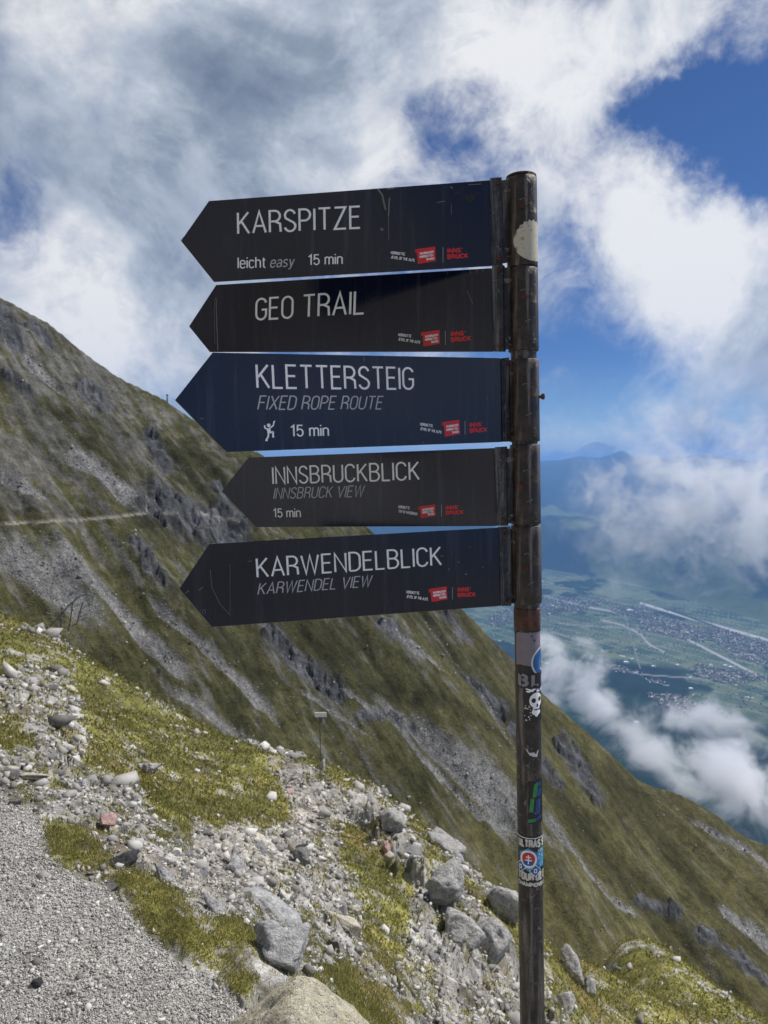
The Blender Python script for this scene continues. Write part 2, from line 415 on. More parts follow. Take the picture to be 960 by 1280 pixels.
SKY_LINE = [(-400, 120), (-150, 280), (-60, 335), (0, 370), (35, 388), (60, 401), (95, 431), (140, 463), (200, 496), (235, 520), (280, 545), (327, 568), (400, 615), (465, 664), (520, 710), (583, 763), (639, 820), (677, 864),
            (734, 913), (796, 971), (851, 993), (890, 1015), (933, 1046), (960, 1057), (1050, 1110), (1300, 1290), (1800, 1600)]
YR = 400.0
sk = np.array([px_t(u, v) for u, v in SKY_LINE]); sk_x = sk[:, 0] * YR; sk_z = sk[:, 1] * YR + 1.6
def far_base(x, y):
    zr = np.interp(x, sk_x, sk_z)
    d = YR - y
    front = zr - .45 * d - .0006 * np.maximum(d, 0) ** 2 * .6
    back = zr + .95 * d
    s = np.where(d > 0, front, back)
    return s - 3.0 * np.exp(-(d / 10.0) ** 2) * 0

# ---- features of the far slope, traced on the photograph and laid on the slope as ground cover
SCREE = [([(187, 748), (220, 783), (263, 813), (290, 837), (350, 888)], 5, 8), ([(215, 864), (260, 888), (310, 918), (370, 955)], 9, 12),
         ([(470, 868), (510, 895), (560, 940), (610, 990), (655, 1045)], 6, 20), ([(340, 790), (430, 850), (500, 905), (600, 1010), (700, 1080)], 3, 5),
         ([(379, 849), (412, 871), (461, 905)], 3, 3), ([(470, 790), (500, 812), (548, 856)], 5, 4), ([(517, 765), (550, 800), (600, 862), (650, 955)], 6, 3),
         ([(860, 1022), (913, 1053), (975, 1092)], 3, 6), ([(900, 1122), (935, 1145), (980, 1185)], 6, 12), ([(679, 1030), (702, 1061), (757, 1112), (800, 1140)], 7, 4),
         ([(60, 700), (120, 740), (180, 800), (240, 850)], 22, 12), ([(0, 690), (60, 735), (120, 790)], 26, 20), ([(85, 570), (130, 600), (170, 630)], 12, 14), ([(0, 600), (60, 640)], 9, 9), 
         ([(435, 955), (480, 985)], 5, 2), ([(30, 445), (80, 490)], 8, 5)]
CLIFF = [([(195, 625), (240, 640), (290, 650)], 30), ([(190, 535), (205, 570)], 13), ([(105, 480), (130, 505)], 15), ([(0, 400), (18, 430)], 16), ([(40, 405), (60, 425)], 9), ([(340, 780), (380, 820), (420, 850)], 15), ([(480, 795), (492, 812)], 9),
         ([(560, 765), (580, 795)], 8), ([(585, 845), (625, 885)], 12), ([(700, 920), (720, 945), (748, 990)], 11), ([(800, 1110), (850, 1140)], 7), ([(880, 1165), (940, 1215)], 12), ([(445, 880), (520, 900)], 6), ([(270, 600), (290, 640)], 8), ([(10, 480), (40, 500)], 8),
         ([(640, 900), (700, 975)], 6), ([(170, 690), (200, 740)], 8), ([(925, 1190), (960, 1230)], 9)]
DARKG = [([(130, 600), (180, 650)], 22), ([(60, 520), (140, 570)], 25), ([(230, 560), (290, 620)], 18), ([(330, 720), (480, 860)], 26), ([(560, 820), (650, 900)], 18), ([(640, 930), (760, 1060), (860, 1180)], 20), ([(520, 880), (620, 930)], 9), ([(760, 960), (850, 1070), (960, 1200)], 14), ([(230, 740), (330, 850)], 14)]
FALL = np.array([.80, -.60])
def far_masks(x, y, z):
    U, V = to_px(x, y, z)
    wob = 1 + 0 * U
    a = x * FALL[1] - y * FALL[0]; b = x * FALL[0] + y * FALL[1]
    wu = 6 * fbm(a / 4, b / 12, 4, 40); U2, V2 = U + wu, V + 5 * fbm(a / 6, b / 20, 3, 44)
    scree = np.zeros(U.shape); cliff = np.zeros(U.shape); dark = np.zeros(U.shape)
    for pts, w0, w1 in SCREE:
        d, t = seg_dist(U2, V2, pts); wd = w0 + (w1 - w0) * t
        scree = np.maximum(scree, (1 - sstep(d, wd * .45, wd * 1.1)) * np.minimum(1, 12 * t + .15) * np.minimum(1, 8 * (1 - t) + .2))
    for pts, wd in CLIFF:
        d, t = seg_dist(U2 + 5 * fbm(x / 5, y / 5, 2, 49), V2, pts); cliff = np.maximum(cliff, 1 - sstep(d, wd * .45, wd * 1.25))
    for pts, wd in DARKG:
        d, t = seg_dist(U2, V2, pts); dark = np.maximum(dark, 1 - sstep(d, wd * .2, wd * 1.5))
    return U, V, a, b, scree, cliff, dark

def far_height(x, y, z0, scree, cliff, a, b):
    rib = fbm(a / 34, b / 170, 3, 60); rib2 = fbm(a / 9, b / 42, 3, 63)
    k = 1 - sstep(np.abs(y - YR), 0, 30) * 0
    top = 1 - np.exp(-((y - YR) / 14.0) ** 2) * .75
    h = z0 + (rib * 11.0 + rib2 * 2.6) * top + fbm(x / 3.0, y / 3.0, 3, 66) * .5
    bl1, j1 = blocks(a + 0 * x, b, 9.0, 70); bl2, j2 = blocks(a, b, 3.0, 75)
    h = h + cliff * (.8 + bl1 * .60 + bl2 * .65) + (1 - cliff) * np.maximum(0, fbm(a / 5, b / 9, 3, 79) - .15) * bl2 * .8
    return h - scree * 1.2

# ---- ground cover of the near slope
GRASS_N = [[(-200, 700), (0, 768), (100, 820), (300, 928), (345, 960), (355, 1000), (330, 1035), (255, 1045), (190, 1005), (110, 965), (105, 900), (70, 835), (30, 830), (0, 850), (-200, 850)],
           [(0, 880), (30, 900), (50, 950), (20, 960), (-60, 930)], [(18, 1052), (45, 1030), (95, 1040), (140, 1068), (120, 1085), (75, 1102), (50, 1075)],
           [(118, 1105), (160, 1090), (215, 1110), (260, 1140), (330, 1170), (345, 1190), (300, 1192), (235, 1190), (190, 1165), (150, 1130)],
           [(275, 1225), (310, 1205), (330, 1230), (300, 1260), (280, 1250)],
           [(415, 1010), (445, 1040), (480, 1090), (520, 1130), (515, 1180), (480, 1175), (440, 1120), (420, 1060)],
           [(480, 1005), (520, 1035), (570, 1080), (610, 1120), (660, 1175), (660, 1260), (630, 1180), (600, 1130), (560, 1105), (520, 1060)],
           [(395, 1215), (440, 1200), (470, 1235), (540, 1280), (400, 1300), (390, 1240)], [(430, 1140), (500, 1190), (540, 1230), (470, 1220)],
           [(380, 935), (430, 955), (470, 1000), (420, 990), (375, 965)], [(665, 1145), (760, 1150), (880, 1190), (1000, 1260), (1100, 1500), (800, 1500), (760, 1300), (690, 1290)],
           [(170, 1010), (215, 1000), (250, 1030), (235, 1060), (190, 1045)], [(300, 1000), (350, 985), (360, 1040), (320, 1050)], [(360, 1140), (390, 1160), (380, 1180), (350, 1160)]]
PATHP = [(-300, 1500), (-300, 985), (0, 985), (45, 1010), (60, 1080), (110, 1110), (170, 1160), (230, 1200), (290, 1230), (330, 1290), (340, 1500)]
PATH2 = [(150, 1075), (240, 1050), (330, 1010), (370, 975), (400, 1010), (390, 1060), (330, 1120), (230, 1110)]
def near_masks(x, y, z0):
    U, V = to_px(x, y, z0)
    r = np.hypot(x, y)
    U2 = U + 24 * fbm(x / (.05 * r), np.log(np.maximum(r, .01)) / .12, 4, 80, .65); V2 = V + 18 * fbm(x / (.05 * r), np.log(np.maximum(r, .01)) / .12, 4, 86, .65)
    g = np.zeros(U.shape)
    for p in GRASS_N: g = np.maximum(g, poly_mask(U2, V2, p, 7))
    path = poly_mask(U2, V2, PATHP, 4); path2 = poly_mask(U2, V2, PATH2, 12)
    path = path * (r < 6)
    U2 = U2 + 5 * fbm(x / (.010 * r), np.log(np.maximum(r, .01)) / .016, 3, 95); V2 = V2 + 4 * fbm(x / (.010 * r), np.log(np.maximum(r, .01)) / .016, 3, 97)
    speck = .75 * fbm(x / (.03 * r), np.log(np.maximum(r, .01)) / .05, 4, 92, .75) + .5 * fbm(x / (.007 * r), np.log(np.maximum(r, .01)) / .011, 3, 99)
    gs = g * (1 - path * .96)
    g = np.clip(g * (1 + .0 * speck) - sstep(speck, .18, .30) * .9 * g + (1 - g) * sstep(-speck, .12, .26) * (1 - path) * (1 - path2 * .8) * .85, 0, 1)
    behind = (y < 1.0)
    g = np.where(behind, np.clip(.25 + speck, 0, 1), g); path = np.where(behind, 1 - sstep(r, 2.5, 4), path)  # cover of the unseen hillside chosen to keep the sign reflections dark
    g = g * (1 - path * .96)
    return U, V, r, g, path, path2, (speck, gs)

def near_height(x, y, z0, m):
    U, V, r, g, path, path2, (speck, g) = m
    rock = (1 - g) * (1 - path) * (1 - .45 * path2)
    lift = sstep(r, 2.5, 6)
    b1, j1 = blocks(x, y, 1.5, 100); b2, j2 = blocks(x + .3 * y, y, .48, 110); b3, j3 = blocks(x, y, .15, 120)
    out = sstep(fbm(x / 3.2, y / 3.2, 2, 130), -.1, .35)
    h = z0 + .35 * fbm(x / 5, y / 5, 3, 133) * sstep(r, 3.5, 12) + .06 * fbm(x / .7, y / .7, 4, 136) * sstep(r, 2.6, 6)
    kk = np.clip(r / 10, .25, 1.0)
    k1 = np.clip((r - 6) / 12, 0, 1) * sstep(U, 250, 420)
    h = h + rock * lift * (b1 * .50 * out * k1 + b2 * .42 * (.35 + .65 * out) * kk + b3 * .5 - .08 * (j2 < .08) * kk)
    oc = poly_mask(U + 12 * fbm(x / 1.1, y / 1.1, 3, 145), V, [(436, 1000), (520, 1062), (596, 1112), (640, 1180), (650, 1235), (560, 1228), (505, 1150), (470, 1080)], 8) * (r > 7)
    oc = np.maximum(oc, poly_mask(U, V, [(684, 1205), (725, 1225), (745, 1290), (690, 1300)], 6) * (r > 7))
    c1, cj1 = blocks(x * .8 + .5 * y, y - .3 * x, 1.9, 180); c2, cj2 = blocks(x, y, .62, 185)
    h = h + oc * (1 - .6 * g) * (.12 + c1 * .26 + c2 * .40 - .22 * np.exp(-(cj1 / .07) ** 2) - .10 * np.exp(-(cj2 / .09) ** 2))
    h = h + rock * (1 - lift) * b3 * .12
    h = h + g * (.012 + .010 * fbm(x / .25, y / .25, 3, 140) + .10 * fbm(x / .6, y / .6, 3, 143) * sstep(r, 3.5, 10)) * (1 - path)
    h = h + path * (.012 * fbm(x / .18, y / .18, 3, 150) + .006 * fbm(x / .03, y / .03, 3, 153))
    cren = np.minimum(np.minimum(j2, j3 * .4), 1)
    return h, rock, out, cren

def ground(x, y):
    """height and colour of the mountain ground at x, y (flat arrays)"""
    x = np.asarray(x, float); y = np.asarray(y, float); r = np.hypot(x, y)
    z = np.zeros(x.shape); col = np.zeros(x.shape + (3,)); gm = np.zeros(x.shape); pm = np.zeros(x.shape); rk = np.zeros(x.shape)
    zn = near_base(x, y); zf = np.where(y > 60, far_base(x, y), -1e5)
    nr = (zn >= zf)
    i = np.where(nr)[0]
    if len(i):
        m = near_masks(x[i], y[i], zn[i]); h, rock, out, cren = near_height(x[i], y[i], zn[i], m)
        U, V, rr, g, path, path2, speck = m
        z[i] = h; gm[i] = g; pm[i] = path; rk[i] = rock
        X, Y = x[i], y[i]
        n1 = fbm(X / (.04 * rr), np.log(np.maximum(rr, .01)) / .07, 4, 160, .65)[:, None]; n2 = fbm(X / (.3 * rr), np.log(np.maximum(rr, .01)) / .4, 3, 165)[:, None]
        gcol = np.array([.175, .165, .050]) + n2 * np.array([.035, .018, .004]) + n1 * np.array([.06, .055, .012])
        dry = sstep(fbm(X / (.12 * rr), np.log(np.maximum(rr, .01)) / .2, 3, 168), .1, .5)[:, None]
        gcol = gcol * (1 + .7 * n1); gcol = gcol * (1 - dry) + dry * np.array([.20, .16, .055])
        rcol = np.array([.30, .29, .27]) + n1 * .30 + n2 * .05
        brown = sstep(fbm(X / (.09 * rr), np.log(np.maximum(rr, .01)) / .13, 4, 171), .18, .5)[:, None]
        rcol = rcol * (1 - .7 * brown) + .7 * brown * np.array([.17, .14, .10])
        pcol = np.array([.38, .37, .35]) + n1 * .07 + n2 * np.array([.05, .06, .075])
        p2 = np.array([.36, .33, .29]) + n1 * .22
        c = rcol * (1 - g[:, None]) + gcol * g[:, None]
        c = c * (1 - .7 * (path2 * (1 - g))[:, None]) + .7 * (path2 * (1 - g))[:, None] * p2
        c = c * (1 - path[:, None]) + path[:, None] * pcol
        col[i] = np.clip(c, .01, .8)
    i = np.where(~nr)[0]
    if len(i):
        X, Y, Z0 = x[i], y[i], zf[i]
        U, V, a, b, scree, cliff, dark = far_masks(X, Y, Z0)
        z[i] = far_height(X, Y, Z0, scree, cliff, a, b); rk[i] = scree
        n1 = fbm(a / 2.2, b / 6, 4, 200, .65)[:, None]; n2 = fbm(a / 14, b / 70, 3, 205)[:, None]; n3 = fbm(X / 30, Y / 30, 3, 208)[:, None]
        g = np.array([.066, .064, .026]) + n2 * np.array([.026, .026, .010]) + n1 * np.array([.040, .036, .022]) + (fbm(Z0 / 1.3 + .4 * fbm(X / 9, Y / 9, 2, 230), b / 40, 3, 231) * sstep(V, 900, 600) + .35 * fbm(Z0 / 2.2, a / 30, 2, 233))[:, None] * np.array([.030, .028, .020])
        stony = sstep(fbm(a / 4, b / 12, 4, 215, .65) + .42 * sstep(V, 820, 520) * sstep(U, 420, 150) - .25 * dark, .08, .55)[:, None]
        g = g * (1 - .75 * stony) + .75 * stony * (np.array([.135, .132, .125]) + n1 * .09)
        yel = (sstep(U + V * .2, 700, 860) * .5)[:, None]
        g = g * (1 - yel) + yel * np.array([.105, .095, .035])
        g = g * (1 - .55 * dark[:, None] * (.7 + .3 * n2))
        g = g * (1 - scree[:, None] * .85) + .85 * scree[:, None] * (np.array([.21, .21, .212]) + n1 * .10)
        g = g * (1 - cliff[:, None] * .85) + .85 * cliff[:, None] * (np.array([.075, .079, .092]) * (1 + 1.1 * n1) + sstep(fbm(a / 1.5, b / 5, 3, 222), .2, .5)[:, None] * .06)
        Uf, Vf = to_px(X, Y, z[i]); U0, V0 = U, V; U, V = Uf, Vf
        d, t = seg_dist(U, V, [(-80, 662), (0, 655), (60, 651), (120, 648), (190, 640)]); pth = .8 * (1 - sstep(d, .7, 2.0))[:, None]
        d, t = seg_dist(U, V, [(205, 641), (250, 641), (300, 650)]); pth = np.maximum(pth, .5 * (1 - sstep(d, .7, 2.0))[:, None])
        g = g * (1 - pth) + pth * np.array([.34, .32, .29])
        U, V = U0, V0; z[i] -= pth[:, 0] * .5
        col[i] = np.clip(g * (.86 + .22 * sstep(V, 900, 1200))[:, None], .008, .6)  # sunlight painted into the albedo: lower slope brighter than the upper
    return z, col, gm, pm, rk

# polar sheet round the viewer: fine where the photograph looks, coarse elsewhere
th = np.concatenate([np.linspace(-math.pi, -.66, 46)[:-1], np.linspace(-.66, -.53, 24)[:-1], np.linspace(-.53, .53, 640), np.linspace(.53, .66, 24)[1:], np.linspace(.66, math.pi, 46)[1:]])
rr = np.concatenate([np.linspace(.02, 1.6, 12)[:-1], np.exp(np.linspace(math.log(1.6), math.log(62), 720))[:-1], np.exp(np.linspace(math.log(62), math.log(165), 50))[:-1],
                     np.exp(np.linspace(math.log(165), math.log(500), 330))[:-1], np.exp(np.linspace(math.log(500), math.log(1500), 25))])
TH, RR = np.meshgrid(th, rr)
gx = (RR * np.sin(TH)).ravel(); gy = (RR * np.cos(TH)).ravel()
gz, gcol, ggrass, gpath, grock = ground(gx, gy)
NR_, NTH = TH.shape
def grid_faces(nr, nc):
    i = np.arange(nr - 1)[:, None] * nc + np.arange(nc - 1)[None, :]
    return np.stack([i, i + 1, i + nc + 1, i + nc], -1).reshape(-1, 4)[:, ::-1]
def add_attr(o, col, rough=None):
    me = o.data; at = me.color_attributes.new('col', 'FLOAT_COLOR', 'POINT')
    at.data.foreach_set('color', np.concatenate([col, np.ones((len(col), 1))], 1).astype(np.float32).ravel())
def face_up(o):
    if o.data.polygons[len(o.data.polygons) // 2].normal.z < 0: o.data.flip_normals()
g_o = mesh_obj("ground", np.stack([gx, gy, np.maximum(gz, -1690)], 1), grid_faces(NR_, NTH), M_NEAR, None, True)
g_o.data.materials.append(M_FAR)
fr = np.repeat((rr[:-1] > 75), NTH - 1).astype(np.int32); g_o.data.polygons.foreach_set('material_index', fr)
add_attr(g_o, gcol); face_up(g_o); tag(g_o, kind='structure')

_hz = {}
def hit(u, v, ymax=120):
    t, e = px_t(u, v); y = np.exp(np.linspace(math.log(1.2), math.log(ymax), 1500))
    z, *_ = ground(t * y, y); below = np.where(z >= 1.6 + e * y)[0]
    k = below[0] if len(below) else len(y) - 1
    return np.array([t * y[k], y[k], z[k]])

# ------------------------------------------------------------------ valley floor and far mountains
ZV = -1700.0
def vp(u, v):
    t, e = px_t(u, v); y = (ZV - 1.6) / e; return t * y, y
yv = np.exp(np.linspace(math.log(1400), math.log(60000), 620))
tv = np.concatenate([np.linspace(-3, -.05, 50)[:-1], np.linspace(-.05, .62, 560), np.linspace(.62, 3, 50)[1:]])
TV, YV = np.meshgrid(tv, yv); vx = (TV * YV).ravel(); vy = YV.ravel()
U, V = to_px(vx, vy, np.full(vx.shape, ZV)); t_ = TV.ravel()
wx, wy = vx / 1000, vy / 1000
U2 = U + 6 * fbm(wx * 1.2, wy * .8, 3, 300); V2 = V + 3.5 * fbm(wx * 1.3, wy * .9, 3, 303)
vz = np.full(vx.shape, ZV) + 40 * fbm(wx * .6, wy * .6, 4, 306) * sstep(V2, 850, 900)
# field pattern: skewed strips
ca, sa = math.cos(.5), math.sin(.5); fx, fy = wx * ca + wy * sa, -wx * sa + wy * ca
cell = hash2(np.floor(fx * 5.2 + .6 * vnoise(fy * 1.2, fx * 0, 311)), np.floor(fy * 1.9 + .3 * np.floor(fx * 5.2)), 312)
edge = np.minimum(np.abs((fx * 5.2 + .6 * vnoise(fy * 1.2, fx * 0, 311)) % 1 - .5), 9) > .44
cell2 = hash2(np.floor(fx * 5.2 + .6 * vnoise(fy * 1.2, fx * 0, 311)) * 3 + np.floor(fy * 9), np.floor(fy * 9), 350)
fields = np.stack([.035 + .06 * cell + .07 * cell2 ** 2, .075 + .06 * cell + .06 * cell2 ** 2, .04 + .035 * cell + .03 * cell2], -1)
fields = np.where(edge[:, None], fields * .6 + np.array([.13, .14, .11]), fields)
forest = np.array([.010, .030, .016]) * (1 + .8 * fbm(wx * 6, wy * 6, 3, 315))[:, None]
fm = sstep(fbm(wx * 1.9, wy * 1.3, 5, 318, .6) + .06 + .55 * sstep(V2, 845, 890) - .12 * sstep(V2, 840, 780), .05, .15)
for pts, wd, s in [([(705, 850), (760, 890), (800, 930)], 18, 1), ([(820, 905), (870, 915), (935, 930)], 16, 1), ([(900, 950), (960, 970)], 15, 1), ([(870, 880), (960, 895)], 20, -1), ([(800, 925), (850, 965), (870, 995)], 15, -1), ([(700, 830), (735, 835)], 8, -1),
                   ([(690, 790), (900, 815)], 30, -1), ([(930, 920), (965, 935)], 8, -1), ([(760, 990), (860, 1010)], 14, 1)]:
    d, _ = seg_dist(U2, V2, pts); k = 1 - sstep(d, wd * .6, wd)
    fm = fm * (1 - k) + k * (1 if s > 0 else 0)
vcol = fields * (1 - fm[:, None]) + forest * fm[:, None]
town = np.zeros(U.shape)
TOWNS = [([(680, 752), (740, 758), (800, 768)], 13), ([(800, 775), (850, 785), (925, 808), (975, 822)], 15), ([(740, 832), (790, 848), (850, 880)], 14), ([(820, 860), (850, 885)], 14), ([(880, 838), (975, 858)], 11), ([(620, 775), (690, 760)], 10)]
for pts, wd in TOWNS:
    d, _ = seg_dist(U2, V2, pts); town = np.maximum(town, 1 - sstep(d, wd * .5, wd))
town = town * sstep(fbm(wx * 2.6, wy * 1.6, 3, 330), -.35, .15)
spk = hash2(np.floor(wx * 22), np.floor(wy * 9), 320)
vcol = np.where((town > .25 + .5 * spk)[:, None] , np.stack([.05 + .08 * spk] * 3, -1) * np.array([.85, 1.2, .85]), vcol)
for pts, wd, cc in [([(801, 754), (860, 772), (960, 800), (1100, 840)], 1.3, .45), ([(857, 798), (900, 820), (945, 843)], 1.2, .40), ([(752, 775), (780, 782), (801, 793), (812, 806), (830, 815)], 1.0, .34), ([(680, 745), (730, 758), (770, 765)], 1.0, .35),
                    ([(690, 790), (740, 805)], .7, .25), ([(800, 843), (900, 850)], .7, .25), ([(780, 765), (800, 835)], .6, .22), ([(700, 780), (860, 790)], .6, .22), ([(830, 760), (975, 812)], 1.0, .03), ([(925, 915), (935, 935), (932, 950)], .8, .25)]:
    d, _ = seg_dist(U, V, pts); k = (1 - sstep(d, wd * .6, wd * 1.5))[:, None]; vcol = vcol * (1 - k) + k * cc
v_o = mesh_obj("valley_floor", np.stack([vx, vy, vz], 1), grid_faces(*TV.shape), M_VALLEY, None, True)
add_attr(v_o, np.clip(vcol, .005, .7)); face_up(v_o); tag(v_o, kind='structure')

# mountains across the valley
FOOT = np.array([(-1.5, 13000), (.20, 12500), (.33, 10800), (.42, 9200), (.52, 7900), (.7, 7000), (1.5, 6500)])
CREST = [(-300, 585), (300, 583), (560, 585), (676, 577), (700, 575), (722, 571), (745, 574), (758, 571), (776, 565), (792, 573), (815, 578), (850, 575), (900, 573), (960, 576), (1100, 570), (1500, 580)]
ct = np.array([px_t(u, v) for u, v in CREST])
ym = np.exp(np.linspace(math.log(6400), math.log(42000), 300)); tm = np.linspace(-1.2, 1.5, 560)
TM, YM = np.meshgrid(tm, ym); mx_, my_ = (TM * YM).ravel(), YM.ravel(); tt = TM.ravel()
foot = np.interp(tt, FOOT[:, 0], FOOT[:, 1]); yc = 27000.0; ez = np.interp(tt, ct[:, 0], ct[:, 1]) * yc
s_ = np.clip((my_ - foot) / (yc - foot), 0, 2)
rise = np.where(s_ < 1, .30 * sstep(s_, 0, .12) + .08 * sstep(s_, .1, .5) + .62 * sstep(s_, .35, 1.03), 1 - .5 * (s_ - 1))
q = fbm(mx_ / 3500, my_ / 5200, 5, 400, .55); rid = 1 - np.abs(fbm(mx_ / 2600 + .4 * q, my_ / 4500, 4, 405)) * 2
mz = ZV - 12 + (ez - ZV) * rise + (s_ > 0) * sstep(s_, 0, .2) * (1 - .93 * np.exp(-((s_ - 1) / .035) ** 2)) * (q * 330 + (rid - .6) * 260) * (1 - .35 * sstep(s_, .6, 1))
mz = np.where(s_ <= 0, ZV - 30, mz)
mer = sstep(fbm(mx_ / 1300, my_ / 1700, 4, 410, .6) - .9 * sstep(s_, .25, .6) + .25, .18, .34)[:, None]
mcol = np.array([.012, .032, .020]) * (1 - mer) + mer * np.array([.085, .12, .05])
alp = sstep(s_, .62, .9)[:, None]; mcol = mcol * (1 - alp) + alp * np.array([.06, .075, .05])
m_o = mesh_obj("far_mountains", np.stack([mx_, my_, mz], 1), grid_faces(*TM.shape), M_MOUNT, None, True)
add_attr(m_o, np.clip(mcol, .005, .5)); face_up(m_o); tag(m_o, kind='structure')

# the far town: houses as little roofed blocks, uncountable from here
hv, hf = [], []
pts_ok = np.where((town > .3) & (V > 742) & (U > 560) & (U < 1000))[0]
pts_any = np.where((V > 745) & (V < 900) & (U > 600) & (U < 1000) & (fm < .3))[0]
sel = np.concatenate([rng.choice(pts_ok, 5200), rng.choice(pts_any, 900)])
for k in sel:
    x0 = vx[k] + rng.uniform(-25, 25); y0 = vy[k] + rng.uniform(-45, 45); z0 = vz[k]
    a = rng.uniform(0, 3.14); lx, ly, hh = rng.uniform(4, 8), rng.uniform(3.5, 6), rng.uniform(4, 7)
    if rng.random() < .05: lx *= 3; ly *= 2.2
    c_, s2 = math.cos(a), math.sin(a); b0 = len(hv)
    for (px_, py_) in ((-lx, -ly), (lx, -ly), (lx, ly), (-lx, ly)):
        hv.append((x0 + px_ * c_ - py_ * s2, y0 + px_ * s2 + py_ * c_, z0))
    for (px_, py_) in ((-lx, -ly), (lx, -ly), (lx, ly), (-lx, ly)):
        hv.append((x0 + px_ * c_ - py_ * s2, y0 + px_ * s2 + py_ * c_, z0 + hh))
    hv.append((x0 - lx * c_, y0 - lx * s2, z0 + hh * 1.5)); hv.append((x0 + lx * c_, y0 + lx * s2, z0 + hh * 1.5))
    hf += [(b0, b0 + 1, b0 + 5, b0 + 4), (b0 + 1, b0 + 2, b0 + 6, b0 + 5), (b0 + 2, b0 + 3, b0 + 7, b0 + 6), (b0 + 3, b0, b0 + 4, b0 + 7),
           (b0 + 4, b0 + 5, b0 + 9, b0 + 8), (b0 + 6, b0 + 7, b0 + 8, b0 + 9), (b0 + 5, b0 + 6, b0 + 9), (b0 + 7, b0 + 4, b0 + 8)]
M_TOWN, n = mat_new("town_walls_and_roofs")
ri = n.n('ShaderNodeNewGeometry').outputs['Random Per Island']
principled(n, n.ramp(ri, [(0, (.10, .085, .065)), (.45, (.19, .18, .155)), (.75, (.38, .37, .34)), (.92, (.78, .77, .74))], 'CONSTANT'), .6)
t_o = mesh_obj("town_houses", hv, hf, M_TOWN); tag(t_o, "tiny pale houses of the towns spread over the valley floor far below", "town", kind='stuff')
# big sheds whose pale roofs shine in the sun
M_SHED, n = mat_new("shed_metal_roof"); principled(n, (.85, .86, .88), .35, .0)
for (u, v, wd, lab) in [(788, 764, 70, "shining white roof of a large hall beside the motorway in the valley"), (783, 829, 40, "shining white shed roof at the upper edge of the valley village"), (817, 834, 30, "small shining roof right of the village's upper edge"),
                        (907, 833, 32, "shining roof left of a pair at the right hand town"), (914, 835, 34, "shining roof right of a pair at the right hand town"), (864, 862, 30, "shining pair of roofs at the village's lower right edge"),
                        (796, 904, 26, "shining farm roof in a clearing between the low clouds"), (889, 832, 24, "small shining roof where the long road meets the town"), (690, 1000, 1, None), (677, 728, 50, "shining roof just right of the signpost under the dark hills")]:
    if not lab: continue
    x0, y0 = vp(u, v); mb = MB(); wd *= .5
    zb = ZV + 8
    mb.prism([(x0 - wd, y0 - wd * .6, zb - 20), (x0 + wd, y0 - wd * .6, zb - 20), (x0 + wd, y0 - wd * .6, zb + wd * .15), (x0, y0 - wd * .6, zb + wd * .35), (x0 - wd, y0 - wd * .6, zb + wd * .15)], np.array([0, wd * 1.8, 0]))
    so = mb.build("valley_hall", M_SHED, loc=(x0, y0, zb)); tag(so, lab, "building", "large pale halls in the valley")

# ------------------------------------------------------------------ the signpost
DP = 1.75                                                    # metres ahead of the viewer
def on_plane(u, v, P0, N):
    t, e = px_t(u, v); d = np.array([t, 1, e]); C = np.array([0, 0, 1.6])
    s = np.dot(P0 - C, N) / np.dot(d, N); return C + d * s
YN = np.array([0, 1.0, 0])
A_TOP = on_plane(651.5, 222, np.array([0, DP, 0]), YN); A_BOT = on_plane(665.5, 1280, np.array([0, DP, 0]), YN)
AX = unit(A_TOP - A_BOT)
def axis_at(v):                                              # point of the pipe's axis seen at picture height v
    u = 651.5 + (v - 215) / (1280 - 215) * 14
    return on_plane(u, v, np.array([0, DP, 0]), YN)
toC = np.array([0, 0, 1.6]) - axis_at(600); toC = unit(toC - AX * np.dot(toC, AX)); RT = unit(np.cross(toC, AX)) * -1
if RT[0] < 0: RT = -RT
BASE = np.array([A_BOT[0], A_BOT[1], 0]) + (A_BOT - A_TOP) / np.linalg.norm(A_BOT - A_TOP) * 0
gz0 = ground([A_BOT[0]], [A_BOT[1]])[0][0]
FOOTP = A_BOT - AX * (A_BOT[2] - gz0 + .12) / AX[2]
R_PIPE, R_SLV = .0300, .0352

def lathe(mb, prof, n=40):
    """prof: list of (point on the axis, radius)"""
    vs = []
    for p, r in prof:
        vs += [p + r * (math.cos(2 * math.pi * i / n) * RT + math.sin(2 * math.pi * i / n) * toC) for i in range(n)]
    fs = []
    for k in range(len(prof) - 1):
        fs += [(k * n + i, k * n + (i + 1) % n, (k + 1) * n + (i + 1) % n, (k + 1) * n + i) for i in range(n)]
    fs += [tuple(range(n)), tuple(range((len(prof) - 1) * n, len(prof) * n))]
    mb.add(vs, fs)

post = empty("signpost", tuple(FOOTP)); tag(post, "tall round brown steel post covered with stickers, carrying the five dark arrow signs", "signpost")
mb = MB(); L = np.linalg.norm(A_TOP - FOOTP)
lathe(mb, [(FOOTP + AX * L * k / 24, R_PIPE) for k in range(24)] + [(A_TOP - AX * .012, R_PIPE)])
pp = mb.build("pipe", M_POST, post, True)
mb = MB(); lathe(mb, [(A_TOP - AX * .002, R_SLV * .99), (A_TOP + AX * .002, R_SLV * .98), (A_TOP + AX * .004, R_SLV * .8)]); mb.build("cap", M_RUST, post)
mb = MB(); p0 = axis_at(776)
lathe(mb, [(axis_at(786), R_PIPE + .0006), (axis_at(785), R_PIPE + .0014), (axis_at(760), R_PIPE + .0014), (axis_at(759), R_PIPE + .001)]); mb.build("collar", M_RUST, post, True)

